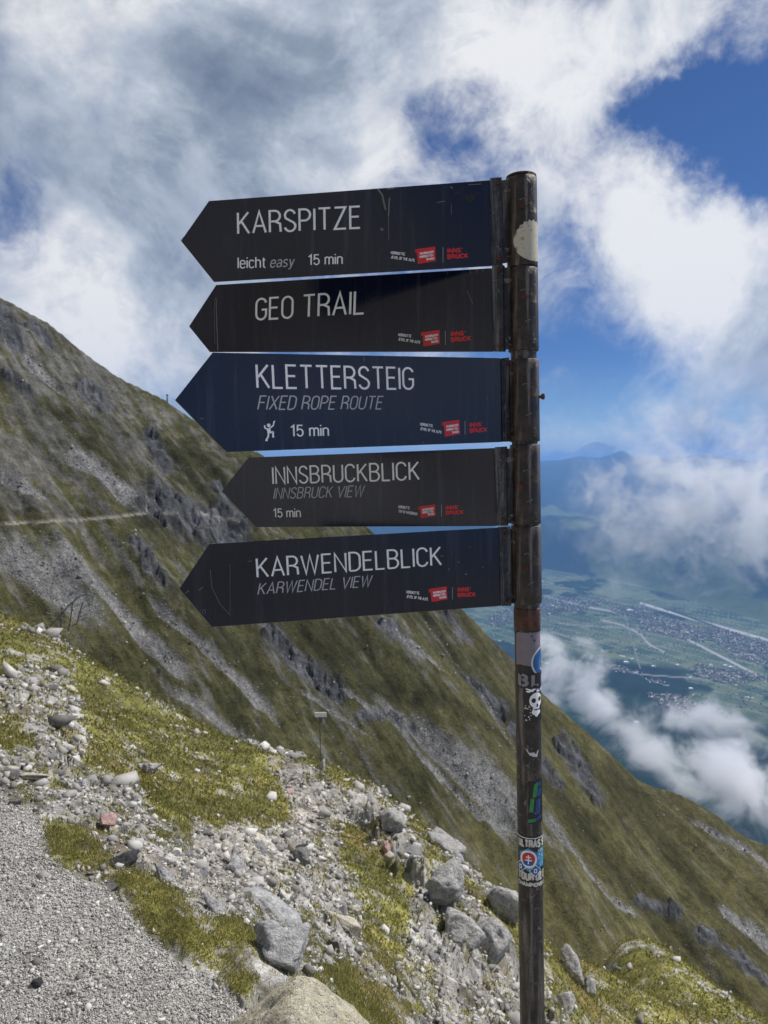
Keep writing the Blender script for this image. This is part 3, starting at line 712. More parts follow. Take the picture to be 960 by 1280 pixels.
# ---- stroke lettering: every letter is drawn with ribbons
def arc(cx, cy, rx, ry, a0, a1, n=9):
    return [(cx + rx * math.cos(R(a0 + (a1 - a0) * i / n)), cy + ry * math.sin(R(a0 + (a1 - a0) * i / n))) for i in range(n + 1)]
W0 = .42
def G():
    w = W0; g = {}
    g['A'] = (.48, [[(0, 0), (.24, 1), (.48, 0)], [(.085, .32), (.395, .32)]])
    g['B'] = (w, [[(0, 0), (0, 1), (.2, 1)] + arc(.2, .765, .19, .235, 80, -80) + [(.0, .53)], [(.2, .53)] + arc(.2, .265, .22, .265, 80, -80) + [(0, 0)]])
    g['C'] = (w, [arc(.21, .74, .21, .26, 10, 180) + arc(.21, .26, .21, .26, 180, 350)])
    g['D'] = (w, [[(0, 0), (0, 1), (.17, 1)] + arc(.17, .72, .25, .28, 80, 0) + arc(.17, .28, .25, .28, 0, -80) + [(.17, 0), (0, 0)]])
    g['E'] = (.36, [[(.36, 1), (0, 1), (0, 0), (.36, 0)], [(0, .53), (.32, .53)]])
    g['F'] = (.36, [[(.36, 1), (0, 1), (0, 0)], [(0, .52), (.32, .52)]])
    g['G'] = (w, [arc(.21, .74, .21, .26, 15, 180) + arc(.21, .26, .21, .26, 180, 350) + [(.42, .47), (.23, .47)]])
    g['H'] = (w, [[(0, 0), (0, 1)], [(w, 0), (w, 1)], [(0, .52), (w, .52)]])
    g['I'] = (.0, [[(0, 0), (0, 1)]])
    g['J'] = (.28, [[(.28, 1), (.28, .2)] + arc(.14, .16, .14, .16, 0, -170)])
    g['K'] = (.42, [[(0, 0), (0, 1)], [(.40, 1), (.03, .46)], [(.13, .58), (.42, 0)]])
    g['L'] = (.34, [[(0, 1), (0, 0), (.34, 0)]])
    g['M'] = (.54, [[(0, 0), (0, 1), (.27, .25), (.54, 1), (.54, 0)]])
    g['N'] = (.44, [[(0, 0), (0, 1), (.44, 0), (.44, 1)]])
    g['O'] = (w, [arc(.21, .74, .21, .26, 0, 180) + arc(.21, .26, .21, .26, 180, 360) + [(.42, .74)]])
    g['P'] = (.40, [[(0, 0), (0, 1), (.19, 1)] + arc(.19, .735, .21, .265, 80, -80) + [(0, .47)]])
    g['R'] = (.41, [[(0, 0), (0, 1), (.19, 1)] + arc(.19, .75, .20, .25, 80, -80) + [(0, .5)], [(.2, .5), (.39, .38), (.41, 0)]])
    g['S'] = (.40, [arc(.20, .75, .19, .25, 15, 180) + [(.04, .62), (.34, .40)] + arc(.20, .25, .20, .25, 10, -165)])
    g['T'] = (.44, [[(0, 1), (.44, 1)], [(.22, 1), (.22, 0)]])
    g['U'] = (w, [[(0, 1), (0, .26)] + arc(.21, .25, .21, .25, 180, 360) + [(.42, 1)]])
    g['V'] = (.46, [[(0, 1), (.23, 0), (.46, 1)]])
    g['W'] = (.68, [[(0, 1), (.17, 0), (.34, 1), (.51, 0), (.68, 1)]])
    g['X'] = (.44, [[(0, 1), (.44, 0)], [(.44, 1), (0, 0)]])
    g['Y'] = (.44, [[(0, 1), (.22, .45), (.44, 1)], [(.22, .45), (.22, 0)]])
    g['Z'] = (.42, [[(0, 1), (.40, 1), (0, 0), (.42, 0)]])
    g['1'] = (.22, [[(0, .80), (.18, 1), (.18, 0)]])
    g['5'] = (.38, [[(.36, 1), (.05, 1), (.03, .55)] + arc(.19, .33, .19, .33, 130, -160)])
    g['l'] = (.0, [[(0, 0), (0, 1.02)]])
    g['i'] = (.0, [[(0, 0), (0, .74)], [(0, .92), (0, 1.02)]])
    x = .74
    g['e'] = (.34, [[(.01, .40), (.34, .40)] + arc(.17, x - .22, .17, .22, 0, 180) + arc(.17, .22, .17, .22, 180, 340)])
    g['c'] = (.32, [arc(.17, x - .22, .17, .22, 25, 180) + arc(.17, .22, .17, .22, 180, 335)])
    g['h'] = (.33, [[(0, 0), (0, 1.02)], [(0, .52)] + arc(.165, x - .2, .165, .2, 160, 0) + [(.33, 0)]])
    g['n'] = (.33, [[(0, 0), (0, x)], [(0, .52)] + arc(.165, x - .2, .165, .2, 160, 0) + [(.33, 0)]])
    g['m'] = (.56, [[(0, 0), (0, x)], [(0, .52)] + arc(.14, x - .2, .14, .2, 160, 0) + [(.28, 0)], [(.28, .52)] + arc(.42, x - .2, .14, .2, 160, 0) + [(.56, 0)]])
    g['t'] = (.2, [[(.08, .95), (.08, .12), (.13, .01), (.22, .01)], [(0, x), (.21, x)]])
    g['a'] = (.33, [arc(.165, x - .18, .155, .18, 160, 0) + [(.32, 0)], [(.32, .42)] + arc(.15, .2, .15, .2, 90, 270) + [(.32, .14)]])
    g['s'] = (.30, [arc(.15, x - .18, .14, .18, 20, 180) + [(.04, .44), (.26, .32)] + arc(.15, .18, .15, .18, 10, -160)])
    g['y'] = (.34, [[(0, x), (.18, .02)], [(.34, x), (.16, -.16), (.08, -.24), (0, -.23)]])
    g['.'] = (.04, [[(.02, 0), (.02, .10)]]); g["'"] = (.06, [[(.05, 1.02), (.02, .80)]]); g[' '] = (.22, [])
    return g
GL = G(); GL[' '] = (.20, [])

def ribbons(text, weight=.085, gap=.16, shear=0.0, maxlen=None):
    """-> list of polygons strips in text units (cap height 1), total width"""
    x = weight / 2; out = []
    for ch in text:
        wd, st = GL[ch]
        for pl in st:
            pts = [(x + px_, py_ * (1 - weight) + weight / 2) for px_, py_ in pl]
            if maxlen:
                q = [pts[0]]
                for p in pts[1:]:
                    k = max(1, int(math.hypot(p[0] - q[-1][0], p[1] - q[-1][1]) / maxlen)); a = q[-1]
                    q += [(a[0] + (p[0] - a[0]) * i / k, a[1] + (p[1] - a[1]) * i / k) for i in range(1, k + 1)]
                pts = q
            out.append(pts)
        x += wd + (gap if ch != ' ' else .08)
    tot = x - gap + weight / 2
    res = []
    for pts in out:
        P = [np.array(p, float) for p in pts]; P = [p for i, p in enumerate(P) if i == 0 or np.linalg.norm(p - P[i - 1]) > 1e-6]
        n = len(P); Lf, Rt = [], []
        d = [unit(P[i + 1] - P[i]) for i in range(n - 1)]
        for i in range(n):
            if i == 0: t = d[0]; p = P[0] - t * 0; s = 1
            elif i == n - 1: t = d[-1]; p = P[-1]; s = 1
            else:
                t = d[i - 1] + d[i]
                if np.linalg.norm(t) < .35: t = d[i]
                t = unit(t); s = 1 / max(.38, abs(np.dot(t, d[i]))); p = P[i]
            if i == 0: p = p - t * weight * .5 * (0)
            nn = np.array([-t[1], t[0]]) * weight / 2 * s
            Lf.append(p + nn); Rt.append(p - nn)
        res.append(([(q[0] + shear * q[1], q[1]) for q in Lf], [(q[0] + shear * q[1], q[1]) for q in Rt]))
    return res, tot

def text_mesh(mapper, text, weight, gap, shear, z0=.0004, maxlen=None):
    """mapper(sx, sy, lift) -> world; sx runs 0..1 along the line of text"""
    rb, tot = ribbons(text, weight, gap, 0, maxlen); mb = MB()
    for k, (l, r) in enumerate(rb):
        n = len(l); lift = z0 + .00004 * (k % 6)
        vs = [mapper(p[0] / tot, p[1], lift, shear) for p in l] + [mapper(p[0] / tot, p[1], lift, shear) for p in r]
        mb.add(vs, [(i, i + 1, n + i + 1, n + i) for i in range(n - 1)])
    return mb

def bolt(parent, p, nrm, r=.0045, mat=None):
    mb = MB(); p = np.array(p, float); nrm = unit(np.array(nrm, float))
    mb.tube(p - nrm * .002, p + nrm * .0012, r * 1.35, n=16); mb.tube(p + nrm * .0012, p + nrm * .0045, r, r * .92, n=6)
    return mb.build("bolt", mat or M_RUST, parent)

def draw_line(mb, mp, pts, wd, lift):
    for (a, b) in zip(pts[:-1], pts[1:]):
        a, b = np.array(a, float), np.array(b, float); t = unit(b - a); nn = np.array([-t[1], t[0]]) * wd / 2
        mb.add([mp(*(a + nn), lift), mp(*(b + nn), lift), mp(*(b - nn), lift), mp(*(a - nn), lift)], [(0, 1, 2, 3)])

SIGNS = [
 dict(label="topmost arrow sign, KARSPITZE, with peeling scratches near its upper edge", dl=1.0, hL=102, hR=107,
      poly=[(613, 225), (614, 332), (267, 352), (226, 301), (261, 251)], fl=(614, 627, 223, 331), sl=(216, 331),
      texts=[("KARSPITZE", (296.5, 293.5), (451.5, 286), 28.7, .085, 'w', 0), ("leicht", (297, 336), (332.5, 335), 14.3, .10, 'w', 0), ("easy", (337, 335), (367, 333.6), 13.5, .10, 'g', .22), ("15 min", (385, 331.8), (428.5, 330.6), 13.6, .10, 'w', 0)],
      tiny=("JEWEL OF THE ALPS", (488.3, 323.0), (518, 327.4)), red=[(520.7, 311.4), (544, 308.2), (544.6, 326.2), (522.4, 330)], inns=[(559, 324.2), (585.5, 322.6), 13.6], div=(553.6, 309, 328), bolts=[(652, 264), ]),
 dict(label="second arrow sign from the top, GEO TRAIL, angled away at its tip", hL=85, hR=105,
      poly=[(614, 335), (616, 439.5), (262, 440), (236, 408), (270, 356)], fl=(617, 629, 332, 439), sl=(331.6, 437),
      texts=[("GEO TRAIL", (319, 401), (456, 393), 28.2, .085, 'w', 0)],
      tiny=("JEWEL OF THE ALPS", (497.6, 425.5), (525, 429.9)), red=[(528, 415.3), (549.4, 412.5), (550, 429.7), (529.4, 433)], inns=[(563.6, 427.8), (588.8, 425.8), 13], div=(556.5, 414, 431), bolts=[(654, 376)]),
 dict(label="third and widest arrow sign, KLETTERSTEIG, with a small white climber symbol", hL=125, hR=105,
      poly=[(625.5, 447.5), (628, 552.5), (283, 565), (219, 500), (266, 440.5)], fl=(628, 635.5, 448, 552), sl=(447, 552),
      texts=[("KLETTERSTEIG", (320.5, 486), (517.8, 487.6), 31.5, .085, 'w', 0), ("FIXED ROPE ROUTE", (321.2, 512.6), (477, 511.9), 18.4, .085, 'g', .25), ("15 min", (363, 546), (411.4, 545.4), 15, .10, 'w', 0)],
      tiny=("JEWEL OF THE ALPS", (524.9, 537.3), (551.5, 542.3)), red=[(554.2, 527.4), (574, 524.7), (574.9, 542.4), (556, 546)], inns=[(587, 541.4), (609, 539.8), 13], div=(581, 526, 543), bolts=[]),
 dict(label="fourth and shortest arrow sign, INNSBRUCKBLICK, with a greyer plate", hL=87, hR=98,
      poly=[(618, 560), (620, 657.5), (320, 659), (277, 614), (310, 572)], fl=(620, 633, 559, 657), sl=(554.5, 656.5),
      texts=[("INNSBRUCKBLICK", (340.7, 605.8), (525, 600.3), 22.3, .085, 'w', 0), ("INNSBRUCK VIEW", (341.4, 624), (454, 621.3), 14.3, .085, 'g', .25), ("15 min", (341.7, 647), (376.3, 646.8), 11.4, .10, 'w', 0)],
      tiny=("TOP OF INNSBRUCK", (497.7, 640.6), (522, 644.4)), red=[(524.5, 633), (544, 630.4), (544.8, 644.8), (526, 648)], inns=[(557.3, 643.8), (580, 642.4), 11.6], div=(551.6, 631, 646), bolts=[(652, 607)]),
 dict(label="lowest arrow sign, KARWENDELBLICK, scratched near its tip", hL=104, hR=98,
      poly=[(623.5, 659.5), (625.5, 757.5), (265, 784), (224, 736), (261.5, 680)], fl=(626, 637.5, 659, 757), sl=(657.5, 757),
      texts=[("KARWENDELBLICK", (320.8, 722.6), (552.6, 707), 25.4, .085, 'w', 0), ("KARWENDEL VIEW", (321.6, 743.8), (463.5, 733.4), 15, .085, 'g', .25)],
      tiny=("JEWEL OF THE ALPS", (507.8, 747.0), (534.6, 751.0)), red=[(537.5, 736), (558.4, 733), (559, 749), (539.7, 752.4)], inns=[(572, 746.8), (594.8, 745.4), 12.3], div=(565.4, 734, 749), bolts=[(657, 708)]),
]

def px_dist(p0, p1): return math.hypot(p1[0] - p0[0], p1[1] - p0[1])
for si, s in enumerate(SIGNS):
    vm = (s['sl'][0] + s['sl'][1]) / 2; root_p = axis_at(vm)
    root = empty("arrow_sign", tuple(root_p)); tag(root, s['label'], "sign", "arrow signs on the signpost")
    P = s['poly']; uR, vR = (P[0][0] + P[1][0]) / 2, (P[0][1] + P[1][1]) / 2; uL, vL = (P[4][0] + P[2][0]) / 2, (P[4][1] + P[2][1]) / 2
    yR = DP - .012; PR = on_plane(uR, vR, np.array([0, yR, 0]), YN)
    depR = yR * CP - (PR[2] - 1.6) * SP; depL = depR * s['hR'] / s['hL']
    t, e = px_t(uL, vL); sc = depL / (CP - e * SP); PL = np.array([t * sc, sc, 1.6 + e * sc])
    XD = unit(PR - PL)
    up = unit(AX - XD * np.dot(AX, XD)); N = unit(np.cross(XD, up))
    if N[1] > 0: N = -N                                       # towards the viewer
    def pt(u, v, lift=0.0, PR=PR, N=N): return on_plane(u, v, PR, N) + N * lift
    TH_ = .006
    front = [pt(u, v) for u, v in P]
    mb = MB(); mb.prism(front, -N * TH_)
    pan = mb.build("panel", M_SIGN, root)
    bv = pan.modifiers.new("edge", 'BEVEL'); bv.width = .0012; bv.segments = 2; bv.limit_method = 'ANGLE'
    # flange: a folded steel strip between plate and sleeve
    f0, f1, ft, fb = s['fl']; mb = MB()
    a = [pt(f0 - 1.5, ft, .004), pt(f1, ft - 1, .004), pt(f1 + 1.2, fb, .004), pt(f0 - .5, fb, .004)]
    mb.prism(a, -N * .016)
    mb.prism([pt(f0 + .2, ft + 1, .0065), pt(f0 + 2.6, ft + 1, .0065), pt(f0 + 3.8, fb - 1, .0065), pt(f0 + 1.4, fb - 1, .0065)], -N * .003)
    fl = mb.build("flange", M_FLANGE, root); bv = fl.modifiers.new("edge", 'BEVEL'); bv.width = .0008; bv.segments = 2; bv.limit_method = 'ANGLE'
    mb = MB(); fm0 = pt(f1 - 1, (ft + fb) / 2, -.006)
    ht = np.linalg.norm(pt(f1, ft) - pt(f1, fb)) / 2
    cc_ = axis_at(vm); mid = (fm0 + cc_) / 2
    mb.box(mid, (cc_ - fm0) * .5, N * .003, AX * (ht - .004)); mb.build("web", M_SLEEVE, root)
    for vv in (ft + 7, fb - 7):
        bolt(root, pt((f0 + f1) / 2 + 1.5 + (vv - ft) / (fb - ft) * 1.2, vv, .0045), N, .0042)
    # sleeve
    vs_ = [q_v + .02 * (585 - q_v) for q_v in (s['sl'][0] + .6, s['sl'][1] - .6)]; t0, t1 = axis_at(vs_[0]), axis_at(vs_[1]); mb = MB()
    lathe(mb, [(t1, R_PIPE + .0005), (t1, R_SLV - .001), (t1 + AX * .0012, R_SLV)] + [(t1 + (t0 - t1) * k / 8, R_SLV) for k in range(1, 8)] + [(t0 - AX * .0012, R_SLV), (t0, R_SLV - .001), (t0, R_PIPE + .0005)])
    mb.build("sleeve", M_SLEEVE, root, True).data.polygons[-1].use_smooth = False
    for (bu, bv_) in s['bolts']:
        c0 = axis_at(bv_); sc_ = F / c0[1]; off = (bu - (651.5 + (bv_ - 215) / 1065 * 14)) / sc_; an = math.asin(max(-.95, min(.95, off / R_SLV)))
        d = RT * math.sin(an) + toC * math.cos(an); bolt(root, c0 + d * R_SLV, d, .0068)
    if si == 2:
        c0 = axis_at(497); d = unit(RT + toC * .15); mb = MB(); mb.tube(c0 + d * .030, c0 + d * .048, .0036, n=12); mb.tube(c0 + d * .040, c0 + d * .047, .0075, n=6); mb.build("bolt", M_RUST, root)
    # lettering
    def mapper_for(p0, p1, hpx, shear):
        O = pt(*p0); X = pt(*p1) - O; k = unit(X); upv = unit(np.cross(N, k)); 
        if upv[2] < 0: upv = -upv
        top = pt(p0[0], p0[1] - hpx); H = np.dot(top - O, upv)
        def mp(sx, sy, lift, sh): return O + X * sx + upv * H * sy + k * H * sy * shear + N * lift
        return mp
    for (tx, p0, p1, hpx, wt, mt, sh_) in s['texts']:
        mb = text_mesh(mapper_for(p0, p1, hpx, sh_), tx, wt, .16, sh_)
        mb.build("lettering", M_WHITE if mt == 'w' else M_GREYTXT, root)
    tx, p0, p1 = s['tiny']
    mb = text_mesh(mapper_for(p0, p1, 3.7, 0), tx, .17, .2, 0)
    a0 = (p0[0], p0[1] - 5.4); a1 = (p0[0] + (p1[0] - p0[0]) * .62, a0[1] + (p1[1] - p0[1]) * .62 - .6)
    mb2 = text_mesh(mapper_for(a0, a1, 3.7, 0), "NORDKETTE.", .17, .2, 0)
    mb.add(mb2.v, mb2.f); mb.build("lettering", M_WHITE, root)
    rp = s['red']; mb = MB()
    q = [pt(u, v, .0003) for u, v in rp]; mb.prism(q, -N * .0004)
    cx = sum(p[0] for p in rp) / 4; cy = sum(p[1] for p in rp) / 4
    # folded corner of the emblem
    mb.prism([pt(rp[0][0], rp[0][1], .0004), pt(rp[0][0] - 1.8, rp[0][1] + 1.2, .0004), pt(rp[0][0] - 1.2, rp[0][1] + 4.5, .0004), pt(rp[0][0] + .3, rp[0][1] + 4.6, .0004)], -N * .0003)
    emb = mb.build("emblem", M_RED, root)
    e0 = lambda f_, g_: (rp[0][0] + (rp[1][0] - rp[0][0]) * f_ + (rp[3][0] - rp[0][0]) * g_, rp[0][1] + (rp[1][1] - rp[0][1]) * f_ + (rp[3][1] - rp[0][1]) * g_)
    mb = MB()
    for txt, fa, fb_, g_ in (("INNSBRUCKER", .15, .90, .42), ("NORDKETTEN", .12, .86, .64), ("BAHNEN", .48, .90, .86)):
        m2 = text_mesh(mapper_for(e0(fa, g_), e0(fb_, g_), 3.0, 0), txt, .2, .2, 0, .0009); mb.add(m2.v, m2.f)
    mb.build("lettering", M_WHITE, emb)
    i0, i1, ih = s['inns']; mb = MB(); lh = ih * .46
    m2 = text_mesh(mapper_for(i0, i1, lh, 0), "BRUCK", .24, .26, 0); mb.add(m2.v, m2.f)
    f_ = .74; j0 = (i0[0], i0[1] - lh * 1.18); j1 = (i0[0] + (i1[0] - i0[0]) * f_, i0[1] + (i1[1] - i0[1]) * f_ - lh * 1.18)
    m2 = text_mesh(mapper_for(j0, j1, lh, 0), "INNS'", .24, .26, 0); mb.add(m2.v, m2.f); mb.build("lettering", M_RED, root)
    du, d0, d1 = s['div']; mb = MB(); mb.prism([pt(du, d0, .0003), pt(du + .45, d0, .0003), pt(du + .45, d1, .0003), pt(du, d1, .0003)], -N * .0002); mb.build("divider", M_GREYTXT, root)
    mpx = lambda u, v, lift: pt(u, v, lift)
    if si == 2:   # climber symbol
        mb = MB(); L_ = .0004
        hd = [(335.8 + 2.4 * math.cos(k * .7854), 531.6 + 2.4 * math.sin(k * .7854)) for k in range(8)]; mb.add([pt(u, v, L_) for u, v in hd], [tuple(range(8))])
        for k, (pts, wd) in enumerate([([(335.5, 535.5), (336.6, 541.5)], 4.6), ([(336.5, 535.6), (341.5, 532), (342.6, 526.8)], 1.7), ([(334.5, 536.5), (331, 535.2), (330.6, 531.6)], 1.7),
                                       ([(337.2, 541), (341.3, 539.6), (341.2, 546)], 2.1), ([(335.6, 541.5), (335, 546.5), (332.6, 550)], 2.1), ([(331.5, 550.6), (334.5, 550.8)], 1.3), ([(340.2, 546.4), (342.8, 546.2)], 1.2), ([(341.4, 527.4), (343.8, 526.2)], 1.0)]):
            draw_line(mb, mpx, pts, wd, L_ + .00005 * (k + 1))
        mb.build("climber_symbol", M_WHITE, root)
    # wear: scratches and chips on the plates
    wear = {0: [([(472, 236), (478, 244), (482, 262)], 2.2), ([(487, 247), (486, 262), (485.5, 270)], 1.6), ([(484, 236), (493, 235)], 2.0), ([(485.8, 270), (485.5, 300)], .6), ([(476, 285.5), (479, 288)], 2.6), ([(546, 253), (556, 251.5)], .9), ([(564, 255), (564.5, 268)], .5), ([(563, 233), (566, 236)], 1.2), ([(585, 231), (602, 230)], .8), ([(225, 301), (230, 296)], .5)],
            1: [([(270, 372), (272.4, 438)], .9), ([(268, 374), (268.6, 430)], .4), ([(584, 363), (591, 380)], .4), ([(560, 338), (560, 343)], .4), ([(588, 337), (588, 342)], .6), ([(596, 336.5), (596, 341)], .7), ([(604, 336), (604, 340)], .6)],
            2: [([(250, 523), (254, 523.5)], .9), ([(528, 552), (530, 554)], .8), ([(608, 497), (610, 499)], .5), ([(455, 446), (455, 452)], .6), ([(268, 559), (284, 563.5)], .6)],
            3: [([(448, 580), (448, 610)], .25)],
            4: [([(263, 712), (265, 735), (275, 755), (287, 768)], .55), ([(287.5, 706), (287.5, 770)], .35), ([(248, 738), (254, 734)], .8), ([(232, 741), (236, 738)], .9), ([(252.5, 763), (256, 762), (257, 766), (253.5, 767), (252.5, 763)], .5), ([(550, 694.5), (554, 695.5)], .8), ([(581, 717), (584, 718.5)], 1.2), ([(587, 683), (588, 684)], .9), ([(572, 702), (574, 703)], .9), ([(560, 711), (562, 712)], .8), ([(603, 709), (604, 710)], .8), ([(310, 702), (315, 701)], .6)]}[si]
    jr = random.Random(si); M_SCR = simple("bared_scratch", (.16, .155, .15), .7)
    for k, (pts, wd) in enumerate(wear):
        mb = MB()
        qq = []
        for (a, b) in zip(pts[:-1], pts[1:]):
            nseg = max(1, int(px_dist(a, b) / 4)); qq += [(a[0] + (b[0] - a[0]) * i / nseg + jr.uniform(-.25, .25), a[1] + (b[1] - a[1]) * i / nseg) for i in range(nseg)]
        qq.append(pts[-1]); draw_line(mb, mpx, qq, wd, .00025 + .00001 * k)
        mb.build("scratch", M_SCR, root)
    if si == 0:   # dark peeled patches
        for k, (cx, cy, rx, ry) in enumerate([(587.5, 247.3, 8.5, 5.2), (597.5, 242, 4, 1.6), (480, 250, 3.5, 15), (572, 241, 5, 2)]):
            mb = MB(); pol = [(cx + rx * math.cos(a) * jr.uniform(.7, 1.1), cy + ry * math.sin(a) * jr.uniform(.7, 1.1)) for a in np.linspace(0, 6.28, 15)[:-1]]
            mb.add([pt(u, v, .0001 + .00002 * k) for u, v in pol], [tuple(range(14))])
            mb.build("peeled_patch", M_BLACK, root)

# ---- stickers bent round the post; positions in (arc metres, height) from the side that faces the viewer
def wrapper(radius, lift0=0.0):
    def wp(u, v, lift):                                       # u: picture column as unrolled, v: picture row
        c0 = axis_at(v); s_m = (u - (651.5 + (v - 215) / 1065 * 14)) * c0[1] / F; an = s_m / radius
        return c0 + (RT * math.sin(an) + toC * math.cos(an)) * (radius + lift + lift0)
    return wp
def unroll(u, v, radius):                                     # seen column -> unrolled column
    c0 = axis_at(v); uc = 651.5 + (v - 215) / 1065 * 14; k = (u - uc) * c0[1] / F / radius; k = max(-.985, min(.985, k))
    return uc + math.asin(k) * radius * F / c0[1]
WP = wrapper(R_PIPE)
def patch(mb, wp, u0, u1, v0, v1, lift, nu=16, nv=4, jag=0):
    vs = []
    for j in range(nv + 1):
        for i in range(nu + 1):
            ju = random.uniform(-jag, jag) if i in (0, nu) else 0; jv = random.uniform(-jag, jag) if j in (0, nv) else 0
            vs.append(wp(u0 + (u1 - u0) * i / nu + ju, v0 + (v1 - v0) * j / nv + jv, lift))
    mb.add(vs, [(j * (nu + 1) + i, j * (nu + 1) + i + 1, (j + 1) * (nu + 1) + i + 1, (j + 1) * (nu + 1) + i) for j in range(nv) for i in range(nu)])
def disc(mb, wp, cu, cv, ru, rv, lift, n=32, rings=5, f=None, r0=0.0):
    vs = []
    for j in range(rings + 1):
        k = r0 + (1 - r0) * j / rings
        for i in range(n):
            a = 2 * math.pi * i / n; q = f(a) if f else 1
            vs.append(wp(cu + ru * k * q * math.cos(a), cv + rv * k * q * math.sin(a), lift))
    mb.add(vs, [(j * n + i, j * n + (i + 1) % n, (j + 1) * n + (i + 1) % n, (j + 1) * n + i) for j in range(rings) for i in range(n)])
def wtext(wp, txt, u0, u1, v, h, lift, wt=.2, gap=.24, bend=0):
    rb, tot = ribbons(txt, wt, gap, 0, .25); mb = MB()
    for k, (l, r) in enumerate(rb):
        n = len(l); mpf = lambda p: wp(u0 + (u1 - u0) * p[0] / tot, v - h * p[1] + bend * ((p[0] / tot - .5) ** 2), lift + .00003 * (k % 5))
        mb.add([mpf(p) for p in l] + [mpf(p) for p in r], [(i, i + 1, n + i + 1, n + i) for i in range(n - 1)])
    return mb
def child(mb, name, mat, par, lab=None):
    o = mb.build(name, mat, par)
    if lab: o['label'] = lab
    return o

u6 = lambda u, v: unroll(u, v, R_PIPE)
# worn lilac sticker with blue disc and grey graffiti lettering
mb = MB(); patch(mb, WP, u6(645.5, 800), u6(675, 800) + 16, 788, 836, .0003, 20, 4, .6); a = child(mb, "sticker", M_LILAC, post, "torn lilac sticker with graffiti")
mb = MB(); patch(mb, WP, u6(644.6, 800), u6(646.6, 800), 785, 790, .0005, 4, 2, .4); patch(mb, WP, u6(655, 786), u6(677, 786) + 4, 784, 787, .0012, 14, 1, .5)
for q0, q1 in (((664, 791), (668, 798)), ((668, 798), (673, 806))):
    draw_line(mb, lambda u, v, l: WP(u6(u, v), v, l), [q0, q1], 2.2, .0006)
child(mb, "marker_scrawl", M_BLACK, a)
mb = MB(); patch(mb, WP, u6(646, 845), u6(676, 845) + 16, 828, 856, .0005, 20, 4, 1.0); b = child(mb, "sticker", M_BLACK, post, "black sticker with grey letters BLO and a blue disc with a U")
cu = u6(676, 825) + 2
mb = MB(); disc(mb, WP, cu, 825, 20, 19, .0009, 40, 6); child(mb, "ring", M_STK_WHITE, b)
mb = MB(); disc(mb, WP, cu, 825, 17.8, 16.8, .0012, 40, 6); child(mb, "blue_disc", M_BLUE, b)
child(wtext(WP, "U", cu - 8, cu + 12, 836, 19, .0015, .34), "lettering", M_STK_WHITE, b)
mb = MB(); patch(mb, WP, u6(647, 845), u6(677, 845) + 14, 838, 856, .0018, 16, 3, 1.2); child(mb, "letter_backing", M_BLACK, b)  # black print behind the grey letters, outlining them
child(wtext(WP, "BLO", u6(648.5, 847), u6(675, 847) + 12, 854, 16, .0021, .20, .34, 0), "lettering", M_GREY, b)
# black sticker with a plain skull
mb = MB(); patch(mb, WP, u6(655, 870), u6(676, 870) + 14, 853, 897, .0008, 16, 6, .8); b = child(mb, "sticker", M_BLACK, post, "black sticker with a white skull")
child(wtext(WP, "SPEZIAL", u6(657, 857), u6(676, 857) + 20, 861, 7.5, .0011, .26), "lettering", M_WHITE, b)
su = u6(668.5, 872) + 1
mb = MB(); disc(mb, WP, su + 1, 871, 9.5, 9.5, .0011, 28, 5); disc(mb, WP, su + 1, 884, 6.2, 6.5, .00115, 24, 4, lambda a: 1 + .12 * math.sin(5 * a)); child(mb, "skull", M_WHITE, b)
mb = MB()
disc(mb, WP, su - 3, 871, 2.9, 3.0, .0014, 16, 2); disc(mb, WP, su + 6.5, 870, 2.7, 2.8, .0014, 16, 2); disc(mb, WP, su + 2.2, 877.5, 1.5, 2.3, .0014, 12, 2); patch(mb, WP, su - 2.5, su + 6.5, 881.6, 883, .0014, 8, 1); child(mb, "skull_hollows", M_BLACK, b)
mb = MB(); jr = random.Random(5)
for k in range(16):
    q = (jr.uniform(656, 664), jr.uniform(876, 896)); disc(mb, WP, u6(*q), q[1], jr.uniform(.5, 1.2), jr.uniform(.4, 1.0), .0011 + .00002 * k, 7, 1)
child(mb, "white_splashes", M_STK_WHITE, b)
# torn white scrap
mb = MB(); f_ = [u6(657.5, 932), u6(673, 933)]
pol = [(657.3, 931.5), (659.2, 931.2), (661, 935), (666, 935), (673, 932.5), (671, 941), (666, 940), (661.5, 937.5)]
mb.add([WP(u6(u, v), v, .0006) for u, v in pol], [(0, 1, 2, 7), (2, 3, 6, 7), (3, 4, 5, 6)]); child(mb, "torn_sticker", M_STK_WHITE, post, "torn white scrap of a sticker")
# green and blue striped sticker
mb = MB(); patch(mb, WP, u6(660, 995), u6(677, 995) + 14, 970, 1023, .0005, 14, 6, .4); b = child(mb, "sticker", M_BLACK, post, "black sticker with slanting green and blue stripes")
mg, mbl = MB(), MB()
def st(mbx, pts, wd, l): draw_line(mbx, lambda u, v, q: WP(u6(u, v), v, q), [p for a_, b_ in zip(pts[:-1], pts[1:]) for p in [(a_[0] + (b_[0] - a_[0]) * i / 5, a_[1] + (b_[1] - a_[1]) * i / 5) for i in range(5)]] + [pts[-1]], wd, l)
for k in range(3):
    st(mg, [(666 + k * 1.6, 990), (668 + k * 1.4, 975 + k * 1.2), (671.5, 972.5 + k * 1.6)], .95, .0008 + k * .00003); st(mg, [(662 + k * 1.6, 1008), (664 + k * 1.6, 991.5)], .95, .0008)
    st(mg, [(660, 1018 + k * 1.3), (669, 1016.5 + k * 1.3)], .8, .0008)
